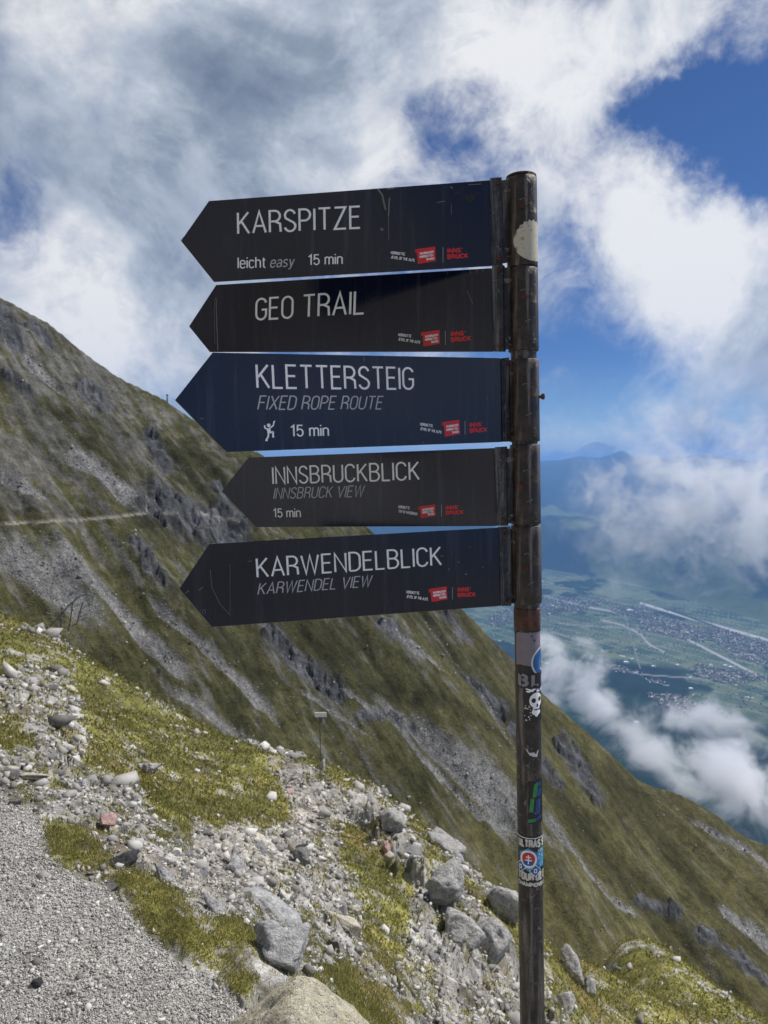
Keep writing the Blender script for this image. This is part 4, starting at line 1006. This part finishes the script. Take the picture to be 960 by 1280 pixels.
for k in range(3):
    st(mbl, [(671.6, 972.5 + k * 1.6), (675.6, 973.5 + k * 1.5)], .95, .0009); st(mbl, [(671 + k * 1.6, 989), (672 + k * 1.5, 980)], .95, .0009); st(mbl, [(669.5 + k * 1.8, 1011), (671 + k * 1.7, 993)], 1.0, .0009)
    st(mbl, [(669, 1016.5 + k * 1.3), (676, 1013 + k * 1.3)], .8, .0009)
st(mbl, [(667, 1008), (670, 1011)], 1.6, .00095)
child(mg, "green_stripes", M_GREEN, b); child(mbl, "blue_stripes", M_BLUE, b)
# supporters' sticker all round the post
mb = MB(); patch(mb, WP, 664 - 42, 664 + 42, 1038, 1101, .0004, 48, 6); b = child(mb, "sticker", M_BLACK, post, "black band of a supporters' sticker with a round emblem")
mb = MB(); patch(mb, WP, 664 - 42, 664 + 42, 1040, 1040.9, .0007, 48, 1); child(mb, "white_line", M_WHITE, b)
child(wtext(WP, "ULTRAS SLOVAN", u6(648.5, 1048), u6(648.5, 1048) + 66, 1052.5, 10.5, .0007, .26, .2), "lettering", M_STK_WHITE, b)
child(wtext(WP, "TOUR DE EUROPE", u6(648.5, 1088), u6(648.5, 1088) + 70, 1093, 10.5, .0007, .27, .2), "lettering", M_STK_WHITE, b)
child(wtext(WP, "CHAMPIONS LEAGUE", u6(648.5, 1097), u6(648.5, 1097) + 62, 1100.3, 5.4, .0007, .24, .2), "lettering", M_STK_WHITE, b)
eu = u6(660.5, 1067)
mb = MB(); hexf = lambda a: 1 / max(abs(math.cos(((a + math.pi / 6) % (math.pi / 3)) - math.pi / 6)), .5)
disc(mb, WP, eu, 1067, 12.5, 12.5, .0006, 36, 4, hexf); disc(mb, WP, eu + 19, 1066, 9, 12, .0006, 30, 4, lambda a: 1 + .12 * math.sin(7 * a)); child(mb, "blue_hexagon", M_LBLUE, b)
mb = MB(); disc(mb, WP, eu, 1066.5, 10.8, 10.8, .0009, 36, 4); child(mb, "ring", M_WHITE, b)
mb = MB(); disc(mb, WP, eu, 1066, 8.2, 8.2, .0012, 32, 4); child(mb, "red_disc", M_SRED, b)
mb = MB(); disc(mb, WP, eu, 1071, 6.4, 3.2, .00135, 24, 3); child(mb, "blue_hill", M_BLUE, b)
mb = MB(); patch(mb, WP, eu - .7, eu + .7, 1061, 1072, .0016, 2, 4); patch(mb, WP, eu - 3, eu + 3, 1063, 1064.3, .00165, 4, 1); patch(mb, WP, eu - 4.2, eu + 4.2, 1066.6, 1068.1, .00165, 4, 1); child(mb, "double_cross", M_WHITE, b)
for du_, dv_ in ((eu - 10.5, 1077), (eu + 8.5, 1080)):
    mb = MB(); dia = lambda a: 1 / (abs(math.cos(a)) + abs(math.sin(a)))
    disc(mb, WP, du_, dv_, 8, 7.5, .0018, 24, 3, dia); o1 = child(mb, "diamond", M_WHITE, b)
    mb = MB(); disc(mb, WP, du_, dv_, 7.0, 6.5, .0021, 24, 3, dia); child(mb, "diamond", M_BLUE, b)
    mb = MB(); patch(mb, WP, du_ - 2, du_ + 2, dv_ - 2.6, dv_ + 2.6, .0024, 3, 2); child(mb, "diamond_mark", M_WHITE, b)
    mb = MB(); patch(mb, WP, du_ - .9, du_ + .9, dv_ - 1.4, dv_ + 1.4, .0027, 2, 2); child(mb, "diamond_mark", M_BLUE, b)
mb = MB(); jr = random.Random(9)
for k in range(14): disc(mb, WP, eu + jr.uniform(13, 25), jr.uniform(1054, 1078), jr.uniform(.5, 1.3), jr.uniform(.5, 1.6), .0009 + .00002 * k, 7, 1)
child(mb, "white_splashes", M_STK_WHITE, b)
# round white sticker on the top sleeve
WS = wrapper(R_SLV); mb = MB(); jr = random.Random(3)
su = unroll(642.5, 305, R_SLV) + 26
disc(mb, WS, su, 305, 26, 26, .0005, 48, 8, lambda a: (1 if math.sin(a) > -.35 else .93 + .05 * math.sin(23 * a)))
M_OLDW, n = mat_new("old_white_sticker"); c = n.n('ShaderNodeTexCoord').outputs['Object']
v_ = n.noise(c, 90, 6, .65).outputs[0]; principled(n, n.mix(n.smooth(v_, .54, .68), (.50, .46, .37), (.17, .15, .11)), .75)
sg = [o for o in bpy.data.objects if o.name == "arrow_sign"][0]
o = mb.build("sticker", M_OLDW, sg); o['label'] = "round worn white sticker bent round the sleeve"

# ------------------------------------------------------------------ rocks
_ico = {}
def ico(sub):
    if sub not in _ico:
        bm = bmesh.new(); bmesh.ops.create_icosphere(bm, subdivisions=sub, radius=1)
        _ico[sub] = (np.array([v.co[:] for v in bm.verts]), np.array([[v.index for v in f.verts] for f in bm.faces])); bm.free()
    return _ico[sub]
def rock_shape(seed, sub=3, planes=16, rough=.05):
    g = np.random.default_rng(seed); v, f = ico(sub)
    nn = g.normal(size=(planes, 3)); nn /= np.linalg.norm(nn, axis=1)[:, None]; c = g.uniform(.45, .92, planes)
    rr_ = np.zeros(len(v)); kk_ = 2 if sub >= 4 else 1
    for q_j in range(kk_):
        o_ = g.normal(0, .14, 3) * (q_j > 0); nn = g.normal(size=(planes, 3)); nn /= np.linalg.norm(nn, axis=1)[:, None]; cc = g.uniform(.48, .85, planes) * (1 if q_j == 0 else .8)
        dn = v @ nn.T; t_j = np.where(dn > .06, np.maximum(cc[None] + (nn @ o_)[None], .15) / np.maximum(dn, .06), 9).min(1).clip(.2, 1.5)
        rr_ = np.maximum(rr_, t_j)
    p = v * rr_[:, None]
    if rough:
        q = np.stack([fbm(p[:, i] * 5.1 + 5 * seed, p[:, (i + 1) % 3] * 5.1 + p[:, (i + 2) % 3], 4, seed + i) for i in range(3)], 1); p = p + q * rough * 2
        cr = np.abs(fbm(p[:, 0] * 2.3 + seed, p[:, 1] * 2.3 + p[:, 2] * 2.9, 4, seed + 9)); p = p * (1 - .12 * np.exp(-(cr / .035) ** 2))[:, None]
    return p, f
def place_rock(name, p, size, seed, mat, rot=None, sink=.25, sub=4, planes=15, rough=.022):
    v, f = rock_shape(seed, sub, planes, rough); v = v * np.array(size)
    if rot is None: rot = (0, 0, seed * 1.3)
    M = np.array(Matrix.Rotation(rot[2], 3, 'Z') @ Matrix.Rotation(rot[1], 3, 'Y') @ Matrix.Rotation(rot[0], 3, 'X')); v = v @ M.T
    c0 = np.array(p, float) - np.array([0, 0, v[:, 2].min() * (1 - 2 * sink)]) * 1.0
    o = mesh_obj(name, v + c0, f, mat, None, False, loc=tuple(c0)); return o

# pale boulder at the very bottom: a low dome, its top just in front of the viewer
def dome(name, outline_px, dist, mat, label, lift):
    pass
B = [ # name, pixel, size (m), seed, material, label, sink, max distance
 ("boulder", (354, 1206), (.13, .10, .06), 23, M_ROCKG, "grey blocky boulder behind the cream boulder at the bottom edge", .22, 6, (0.1, .12, .2)),
 ("boulder", (597, 1086), (.50, .40, .36), 38, M_ROCK, "overhanging pale boulder jutting from the ridge edge left of the post", .2, 40, (.2, .35, .3)),
 ("boulder", (562, 1068), (.55, .45, .32), 35, M_ROCK, "flat pale boulder leaning against the overhanging one on the ridge edge", .3, 40, (.1, .45, .2)),
 ("boulder", (630, 1145), (.40, .34, .46), 41, M_ROCK, "tall pale boulder just left of the post above the outcrop", .3, 40, (.3, .5, .1)),
 ("boulder", (520, 1022), (.30, .3, .24), 36, M_ROCK, "small pale boulder on the grassy ridge edge, upper left of the overhanging one", .3, 40, None),
 ("boulder", (575, 1180), (.40, .34, .34), 44, M_ROCK, "knobbly boulder at the middle of the outcrop beside the post", .3, 40, None),
 ("boulder", (615, 1190), (.34, .3, .44), 47, M_ROCK, "upright boulder at the outcrop's right end beside the post", .3, 40, None),
 ("boulder", (560, 1120), (.34, .3, .30), 63, M_ROCK, "rounded boulder with a dark hollow beneath, top of the outcrop", .3, 40, None),
 ("boulder", (487, 1030), (.42, .3, .30), 50, M_ROCK, "boulder at the head of the long pale outcrop", .35, 40, None),
 ("boulder", (710, 1215), (.38, .3, .42), 52, M_ROCK, "upper pale boulder just right of the post's foot", .3, 60, None),
 ("boulder", (735, 1240), (.26, .2, .34), 54, M_ROCK, "narrow pale boulder right of the upper one beyond the post", .3, 60, None),
 ("boulder", (702, 1262), (.26, .22, .20), 56, M_ROCK, "lowest pale boulder just right of the post", .3, 60, None),
 ("boulder", (345, 1150), (.24, .10, .06), 58, M_ROCKG, "flat slanting grey slab above the blocky boulder", .3, 20, (0, .35, -.3)),
 ("boulder", (275, 1143), (.095, .035, .022), 60, M_ROCKG, "long pale slab lying at the edge of the path grass", .3, 20, (0, .35, -.5)),
 ("stone", (46, 1233), (.024, .018, .016), 62, M_ROCKD, "dark angular stone lying on the gravel path", .2, 6, (.2, .3, .4)),
 ("stone", (131, 1036), (.055, .04, .042), 64, M_PINK, "stone with a faded red paint mark beyond the path edge", .2, 12, None),
 ("stone", (363, 991), (.12, .09, .08), 66, M_PINK, "stone with a red paint mark high on the rubble track", .2, 40, None),
 ("stone", (483, 1066), (.09, .09, .10), 68, M_PINK, "stone with a red paint mark beside the long outcrop", .2, 40, None),
 ("stone", (427, 1036), (.10, .08, .08), 70, M_CREAM, "round cream white stone on the middle of the rubble track", .2, 40, None),
 ("stone", (487, 1077), (.11, .08, .09), 72, M_CREAM, "cream stone standing just below the red marked stone", .2, 40, None),
 ("stone", (443, 1142), (.085, .07, .09), 74, M_CREAM, "tan stone standing above the flat white slab", .2, 40, (.2, .5, .3)),
 ("stone", (432, 1160), (.17, .09, .055), 76, M_CREAM, "flat white slab in the middle of the rubble slope", .3, 40, (.1, .35, -.2)),
 ("stone", (375, 1062), (.15, .07, .035), 78, M_ROCKD, "dark flat stone lying on the bare rubble track", .2, 40, None),
 ("stone", (88, 863), (.34, .16, .06), 80, M_CREAM, "flat buff slab lying on the left grass slope", .2, 60, (0, .3, -.3)),
 ("stone", (185, 965), (.20, .14, .10), 82, M_ROCK, "pale stone at the lower edge of the left grass slope", .2, 40, None),
 ("stone", (104, 985), (.07, .06, .05), 84, M_ROCKG, "pale grey stone in the rubble under the left grass", .2, 40, None),
 ("stone", (30, 972), (.13, .04, .02), 86, M_CREAM, "long flat whitish slab at the left picture edge", .2, 10, (0, 0, -.1)),
 ("stone", (295, 1090), (.10, .07, .09), 88, M_ROCKG, "grey stone on the rubble beside the slab by the path", .2, 20, None),
 ("boulder", (150, 1082), (.085, .05, .035), 90, M_ROCKD, "dark mossy hump of rock on the path edge", .3, 6, None),
 ("boulder", (205, 1100), (.10, .03, .02), 92, M_ROCKG, "narrow pale rock rib running down from the mossy hump", .3, 6, (0, .5, -.7)),
]
for (nm, pxy, size, seed, mt, lab, sink, ymax, rot) in B:
    p = hit(*pxy, ymax=ymax); o = place_rock(nm, p, size, seed, mt, rot, sink); tag(o, lab, "boulder" if nm == "boulder" else "stone")

# cream boulder at the bottom edge
t, e = px_t(372, 1233); Yb = 1.86; top = np.array([t * Yb, Yb, 1.6 + e * Yb])
v, f = ico(6); g = v.copy()
prof = np.array([.30, .26, .30]); r2 = np.hypot(g[:, 0], g[:, 1])
sh = np.stack([g[:, 0] * .33, g[:, 1] * .22, np.sign(g[:, 2]) * np.abs(g[:, 2]) ** 1.0 * .24], 1)
sh[:, 2] -= .62 * np.sqrt(sh[:, 0] ** 2 + .0009) + .12 * sh[:, 1] * (1 + .0 * sh[:, 0])
sh = sh + v * (.016 * fbm(v[:, 0] * 3 + v[:, 2], v[:, 1] * 3, 3, 500) + .0050 * fbm(v[:, 0] * 26 + 9 * v[:, 2], v[:, 1] * 26 + 5 * v[:, 2], 4, 503))[:, None] * np.array([1, 1, 1.6])
sh = sh + (top - np.array([0, .0, sh[:, 2].max()]))
o = mesh_obj("boulder", sh, f, M_ROCKY, None, True, loc=tuple(top - np.array([0, 0, .24]))); tag(o, "large smooth cream boulder with black specks at the bottom edge", "boulder")

# scattered blocks over the rubble: the larger ones singly, in groups by place
Ug, Vg = to_px(gx, gy, gz); vis = (Ug > -40) & (Ug < 1000) & (Vg < 1330) & (gy > 1.3)
rfl = np.hypot(gx, gy)
near_ok = vis & (rfl < 55) & (rfl > 2.6) & (Vg > 770) & (gpath < .3)
okm = np.where(near_ok & (grock > .35) & (ggrass < .5))[0]
okr = np.where(near_ok & ((grock > .3) | (rng.random(len(gx)) < .06)))[0]
shapes = [rock_shape(900 + k, 3, 13, .012) for k in range(10)]
meshes = []
for k, (v, f) in enumerate(shapes):
    for mt in (M_ROCK, M_ROCKG):
        me = bpy.data.meshes.new("block"); me.from_pydata(v.tolist(), [], f.tolist()); me.materials.append(mt); meshes.append(me)
seen_labels = set()
for k in range(190):
    i = int(rng.choice(okm)); r = rfl[i]; s0 = r * float(rng.choice([.005, .0065, .0085, .0105, .014], p=[.34, .28, .2, .12, .06]))
    me = meshes[int(rng.integers(len(meshes)))]; o = bpy.data.objects.new("stone", me); COL.objects.link(o)
    o.scale = (s0 * rng.uniform(.9, 1.5), s0 * rng.uniform(.7, 1.2), s0 * rng.uniform(.5, .95)); o.rotation_euler = tuple(rng.uniform(-.5, .5, 2)) + (rng.uniform(0, 6.28),)
    o.location = (gx[i], gy[i], gz[i] + s0 * .08)
    uu, vv = float(Ug[i]), float(Vg[i])
    if uu > 750: bpy.data.objects.remove(o); continue
    near_ = min(B, key=lambda b: math.hypot(b[1][0] - uu, b[1][1] - vv)); dd_ = math.hypot(near_[1][0] - uu, near_[1][1] - vv)
    du_, dv_ = uu - near_[1][0], vv - near_[1][1]; hz_ = "left" if du_ < 0 else "right"; vt_ = "above" if dv_ < 0 else "below"
    side = (hz_ + " of") if abs(du_) > 2.2 * abs(dv_) else (vt_ if abs(dv_) > 2.2 * abs(du_) else vt_ + " and " + hz_ + " of")
    size_ = "small" if s0 / r < .0095 else ("medium" if s0 / r < .0135 else "large")
    shp = "flat" if o.scale[2] < .65 * o.scale[0] else ("tall" if o.scale[2] > .9 * o.scale[0] else "blunt")
    head = " ".join(near_[5].split()[:5])
    far_ = "touching and" if dd_ < 14 else ("just" if dd_ < 30 else ("a little" if dd_ < 60 else "well"))
    lab = "%s %s pale stone %s %s the %s" % (size_, shp, far_, side, head)
    if lab in seen_labels: bpy.data.objects.remove(o); continue
    seen_labels.add(lab); tag(o, lab, "stone", "stones right of the post" if uu > 660 else ("stones near the path" if r < 7 else "stones strewn over the near slope"))

def scatter(name, idx, n, sizef, variants, mat, sink=.3, flat=(.5, 1.0), tilt=.6, jitter=1.0, sunk=True, colors=None):
    i = rng.choice(idx, n); vs, fs = [], []; base = 0
    nv = [len(v) for v, f in variants]; which = rng.integers(len(variants), size=n)
    outv, outf, cs = [], [], []
    for k, (v, f) in enumerate(variants):
        m = np.where(which == k)[0]
        if not len(m): continue
        ii = i[m]; s = sizef(rfl[ii], len(m)); a = rng.uniform(0, 6.283, len(m)); tl = rng.uniform(-tilt, tilt, len(m))
        V_ = v[None] * np.stack([s * rng.uniform(.8, 1.4, len(m)), s * rng.uniform(.7, 1.1, len(m)), s * rng.uniform(*flat, len(m))], 1)[:, None, :]
        y_, z_ = V_[..., 1] * np.cos(tl)[:, None] - V_[..., 2] * np.sin(tl)[:, None], V_[..., 1] * np.sin(tl)[:, None] + V_[..., 2] * np.cos(tl)[:, None]
        x_ = V_[..., 0] * np.cos(a)[:, None] - y_ * np.sin(a)[:, None]; y2 = V_[..., 0] * np.sin(a)[:, None] + y_ * np.cos(a)[:, None]
        jx, jy = rng.normal(0, .003, len(m)) * rfl[ii] * jitter, rng.normal(0, .004, len(m)) * rfl[ii] * jitter
        P_ = np.stack([x_ + (gx[ii] + jx)[:, None], y2 + (gy[ii] + jy)[:, None], z_ + (gz[ii] + s * sink)[:, None]], -1)
        outv.append(P_.reshape(-1, 3)); outf.append((f[None] + (np.arange(len(m)) * len(v))[:, None, None]).reshape(-1, 3) + base); base += len(m) * len(v)
    o = mesh_obj(name, np.concatenate(outv), np.concatenate(outf), mat); return o
small = [rock_shape(700 + k, 1, 6, 0) for k in range(4)]
oct_ = []
for k in range(6):
    g_ = np.random.default_rng(k + 50); v = np.array([(1, 0, 0), (-1, 0, 0), (0, 1, 0), (0, -1, 0), (0, 0, 1), (0, 0, -1)], float) * g_.uniform(.6, 1.1, (6, 1)) + g_.normal(0, .22, (6, 3))
    f = np.array([(0, 2, 4), (2, 1, 4), (1, 3, 4), (3, 0, 4), (2, 0, 5), (1, 2, 5), (3, 1, 5), (0, 3, 5)]); oct_.append((v, f))
small += oct_[:4]
M_RUB, n = mat_new("rubble_stone")
c = n.n('ShaderNodeNewGeometry'); a = n.noise(c.outputs['Position'], 9, 5, .6).outputs[0]
col = n.ramp(c.outputs['Random Per Island'], [(0, (.16, .155, .145)), (.35, (.32, .31, .295)), (.75, (.48, .465, .44)), (1, (.64, .62, .57))])
k_ = n.m('MULTIPLY_ADD', a, .9, .55); col = n.mix(1.0, col, n.n('ShaderNodeCombineXYZ', {0: k_, 1: k_, 2: k_}).outputs[0], 'MULTIPLY')
principled(n, col, .9, 0, a, .6, .01, .2)
M_GRAV, n = mat_new("path_gravel_stone")
c = n.n('ShaderNodeNewGeometry')
col = n.ramp(c.outputs['Random Per Island'], [(0, (.17, .165, .16)), (.2, (.32, .31, .295)), (.6, (.42, .41, .39)), (.88, (.52, .505, .48)), (1, (.72, .70, .64))])
principled(n, col, .9, 0, spec=.2)
o = scatter("rubble", okr, 26000, lambda r, n_: r * .0015 * np.exp(rng.normal(0, .65, n_)), small, M_RUB); tag(o, "loose pale rubble strewn over the near slope", "rubble", kind='stuff')
okf = np.where((Ug > -40) & (Ug < 1000) & (Vg < 1300) & (rfl > 190) & (rfl < 480) & (grock * .9 + .012 > rng.random(len(gx))))[0]
M_SCREE, n = mat_new("far_scree_stone"); principled(n, n.ramp(n.n('ShaderNodeNewGeometry').outputs['Random Per Island'], [(0, (.14, .14, .14)), (.5, (.28, .28, .275)), (1, (.52, .51, .49))]), .9, spec=.2)
o = scatter("scree", okf, 42000, lambda r, n_: r * .00045 * np.exp(rng.normal(0, .55, n_)), oct_[:4], M_SCREE); tag(o, "loose stones of the scree chutes across the far mountain slope", "scree", kind='stuff')
okg = np.where(vis & (gpath > rng.random(len(gx)) * .7 + .1) & (rfl < 5.5) & (rfl > 1.4))[0]
o = scatter("gravel", okg, 72000, lambda r, n_: (.0009 + .0005 * r) * np.exp(rng.normal(0, .5, n_)), oct_, M_GRAV, jitter=.8); tag(o, "loose pale grey gravel on the path", "gravel", kind='stuff')
o = scatter("pebbles", okg, 700, lambda r, n_: .006 * np.exp(rng.normal(0, .4, n_)), small[:4], M_GRAV, sink=.1); tag(o, "larger angular pebbles lying among the fine path gravel", "pebbles", kind='stuff')

# ------------------------------------------------------------------ grass
M_GRASS, n = mat_new("alpine_grass_blades")
gi = n.n('ShaderNodeNewGeometry').outputs['Random Per Island']
gc = n.ramp(gi, [(0, (.12, .125, .030)), (.4, (.20, .20, .050)), (.75, (.28, .255, .085)), (1, (.42, .36, .18))])
bs = n.n('ShaderNodeBsdfPrincipled', {'Base Color': gc, 'Roughness': .6, 'Specular IOR Level': .2})
tr = n.n('ShaderNodeBsdfTranslucent', {0: gc}); ms = n.n('ShaderNodeMixShader', {0: .35, 1: bs.outputs[0], 2: tr.outputs[0]}); n.n('ShaderNodeOutputMaterial', {0: ms.outputs[0]})
def blades(name, idx, n_, hf_, wf, lab):
    i = rng.choice(idx, n_); r = rfl[i]; h = hf_(r, n_); wd = wf(r, n_); a = rng.uniform(0, 6.283, n_); b = rng.uniform(0, 6.283, n_); ln = rng.uniform(.15, .9, n_)
    p = np.stack([gx[i] + rng.normal(0, .004, n_) * r, gy[i] + rng.normal(0, .005, n_) * r, gz[i] - h * .1], 1)
    side = np.stack([np.cos(a), np.sin(a), 0 * a], 1) * wd[:, None] / 2; lean = np.stack([np.cos(b), np.sin(b), 0 * b], 1) * (h * ln)[:, None]; up_ = np.array([0, 0, 1.])[None] * h[:, None]
    mid = p + lean * .35 + up_ * .6
    V_ = np.stack([p - side, p + side, mid + side * .8, mid - side * .8, p + lean + up_], 1).reshape(-1, 3)
    k = (np.arange(n_) * 5)[:, None]; T = np.concatenate([k + np.array([[0, 1, 2]]), k + np.array([[0, 2, 3]]), k + np.array([[3, 2, 4]])])
    o = mesh_obj(name, V_, T, M_GRASS); tag(o, lab, "grass", kind='stuff'); return o
prob = rng.random(len(gx)) * .75
near_g = np.where(vis & (ggrass > .12 + prob * .6) & (rfl < 7) & (rfl > 1.5))[0]; far_g = np.where(vis & (ggrass > .10 + prob * .6) & (rfl >= 7) & (rfl < 60) & (Vg > 765))[0]
blades("grass", near_g, 75000, lambda r, n_: (.003 + .0028 * r) * np.exp(rng.normal(0, .35, n_)), lambda r, n_: .0009 * r * rng.uniform(.6, 1.3, n_), "short alpine turf along the path edge")
blades("grass", far_g, 130000, lambda r, n_: (.015 + .0017 * r) * np.exp(rng.normal(0, .4, n_)), lambda r, n_: .0017 * r * rng.uniform(.6, 1.4, n_), "tufted alpine grass over the near slope")

# ------------------------------------------------------------------ far small things
p = hit(401, 962, 60); dd = p[1]
rt = empty("marker_post", tuple(p)); tag(rt, "thin distant guide post with a small white board, standing on a grassy knoll", "post")
H_ = 72 * dd / F
mb = MB(); mb.tube(p - np.array([0, 0, .3]), p + np.array([-.02, 0, H_]), .014, n=10); mb.build("pole", M_STEEL, rt)
mb = MB(); q = p + np.array([0, -.06, H_]); mb.prism([q + (-.15, 0, -.06), q + (.17, 0, -.06), q + (.17, 0, .06), q + (-.15, 0, .06)], np.array([0, .03, 0])); mb.build("board", M_WPAINT, rt)
mb = MB(); q = p + np.array([.0, -.04, H_ - .1]); mb.prism([q + (-.05, 0, -.14), q + (.05, 0, -.14), q + (.05, 0, .04), q + (-.05, 0, .04)], np.array([0, .02, 0])); mb.build("plate", M_STEEL, rt)
o = place_rock("stone", p + np.array([.03, -.35, -.15]), (.14, .12, .42), 131, M_ROCK, (0, .08, .3), .2, 3); tag(o, "upright stone set at the foot of the distant guide post", "stone")

# twisted remains of steel avalanche rails on the far shoulder
pb = hit(75, 803, 60); k = pb[1] / F
rt = empty("steel_barrier", tuple(pb)); tag(rt, "rusting twisted steel rail frame leaning on the left shoulder of the slope", "barrier")
def q_(u, v, dy=0.0):
    t, e = px_t(u, v); y = pb[1] + dy; return np.array([t * y, y, 1.6 + e * y])
for pts, r_ in [([(86, 757), (98, 746), (108, 742), (118, 746)], .045), ([(91, 752), (88, 776), (85, 789)], .035), ([(104, 752), (99, 768), (96, 780)], .035), ([(96, 780), (90, 782)], .035), ([(77, 758), (75, 797)], .035), ([(86, 757), (70, 775), (58, 786)], .035)]:
    mb = MB()
    for j, (a, b) in enumerate(zip(pts[:-1], pts[1:])): mb.tube(q_(*a, .3 * j), q_(*b, .3 * (j + 1)), r_, n=8)
    mb.build("rail", M_STEEL, rt)
jr = random.Random(17)
for k2 in range(9):
    a = (jr.uniform(50, 78), jr.uniform(765, 796)); b = (a[0] + jr.uniform(-12, 12), a[1] + jr.uniform(-10, 10)); mb = MB(); mb.tube(q_(*a, jr.uniform(-.5, .5)), q_(*b, jr.uniform(-.5, .5)), .035, n=6); mb.build("strut", M_STEEL, rt)

# small post on the skyline
t, e = px_t(209, 497); z_ = ground([t * YR], [YR])[0][0]; mb = MB(); mb.tube((t * YR, YR, z_ - 1), (t * YR, YR, z_ + 3.2), .45, .3, n=8)
mb.tube((t * YR, YR, z_ + 3.0), (t * YR, YR, z_ + 3.8), .5, .5, n=8); o = mb.build("cairn_post", M_STEEL, loc=(t * YR, YR, z_)); tag(o, "tiny dark post standing on the far skyline by the sign tips", "post")

# ------------------------------------------------------------------ low clouds over the valley and the air
M_CLOUD, n = mat_new("valley_cloud_vapour")
tcn = n.n('ShaderNodeTexCoord').outputs['Object']
ln_ = n.n('ShaderNodeVectorMath', {0: tcn}, operation='LENGTH').outputs['Value']
pos = n.n('ShaderNodeNewGeometry').outputs['Position']
nz = n.noise(pos, .0085, 9, .70, 2.1, .5).outputs[0]
dn = n.m('SUBTRACT', n.m('ADD', n.m('MULTIPLY', n.m('SUBTRACT', nz, .5), 4.2), .50), n.m('POWER', ln_, 1.6))
dn = n.m('MULTIPLY', n.smooth(dn, 0.0, .8), n.n('ShaderNodeAttribute', attribute_type='OBJECT', attribute_name='thick').outputs['Fac'])
vol = n.n('ShaderNodeVolumePrincipled', {'Color': (.97, .98, 1, 1), 'Density': dn, 'Anisotropy': .15})
n.n('ShaderNodeOutputMaterial', {'Volume': vol.outputs[0]})
CL = [(700, 838, 55, 50, 1500, 30, .075, "bright low cloud bank touching the post above the ridge"), (752, 885, 62, 34, 1500, 38, .055, "ragged low cloud below the bright bank"),
      (880, 903, 90, 30, 1700, 10, .030, "thin low cloud veil over the lower village fields"), (935, 990, 100, 62, 1300, 30, .070, "thick low cloud at the lower right above the ridge"), (825, 945, 95, 40, 1400, 32, .026, "pale low cloud wisp just above the ridge line"),
      (905, 625, 165, 105, 2600, 0, .014, "large soft cloud hanging before the far mountains at the right"), (770, 650, 75, 100, 3000, 0, .0022, "thin cloud veil between the post and the large soft cloud"), (850, 735, 40, 42, 2600, 0, .0030, "trailing tip of cloud beneath the large soft cloud")]
iv, if_ = ico(3)
for (u, v, su, sv, dist, rot, th_, lab) in CL:
    t, e = px_t(u, v); c0 = np.array([t * dist, dist, 1.6 + e * dist]); k = dist / F
    o = mesh_obj("valley_cloud", iv, if_, M_CLOUD); o.location = tuple(c0); o.scale = (su * k * 1.35, (su + sv) * .5 * k, sv * k * 1.35); o.rotation_euler = (0, R(rot), 0); o['thick'] = th_
    tag(o, lab, "cloud", "low clouds over the valley")
M_HAZE, n = mat_new("valley_air")
vol = n.n('ShaderNodeVolumePrincipled', {'Color': (.24, .50, 1, 1), 'Density': 4.3e-5, 'Anisotropy': .25})
n.n('ShaderNodeOutputMaterial', {'Volume': vol.outputs[0]})
mb = MB(); zt, zb = 900, -1760
mb.box((6000, 20000, (zt + zb) / 2), (190000, 0, 0), (0, 70000, 0), (0, 0, (zt - zb) / 2)); o = mb.build("haze", M_HAZE); tag(o, kind='stuff')
o['label'] = "blue mountain air filling the valley"
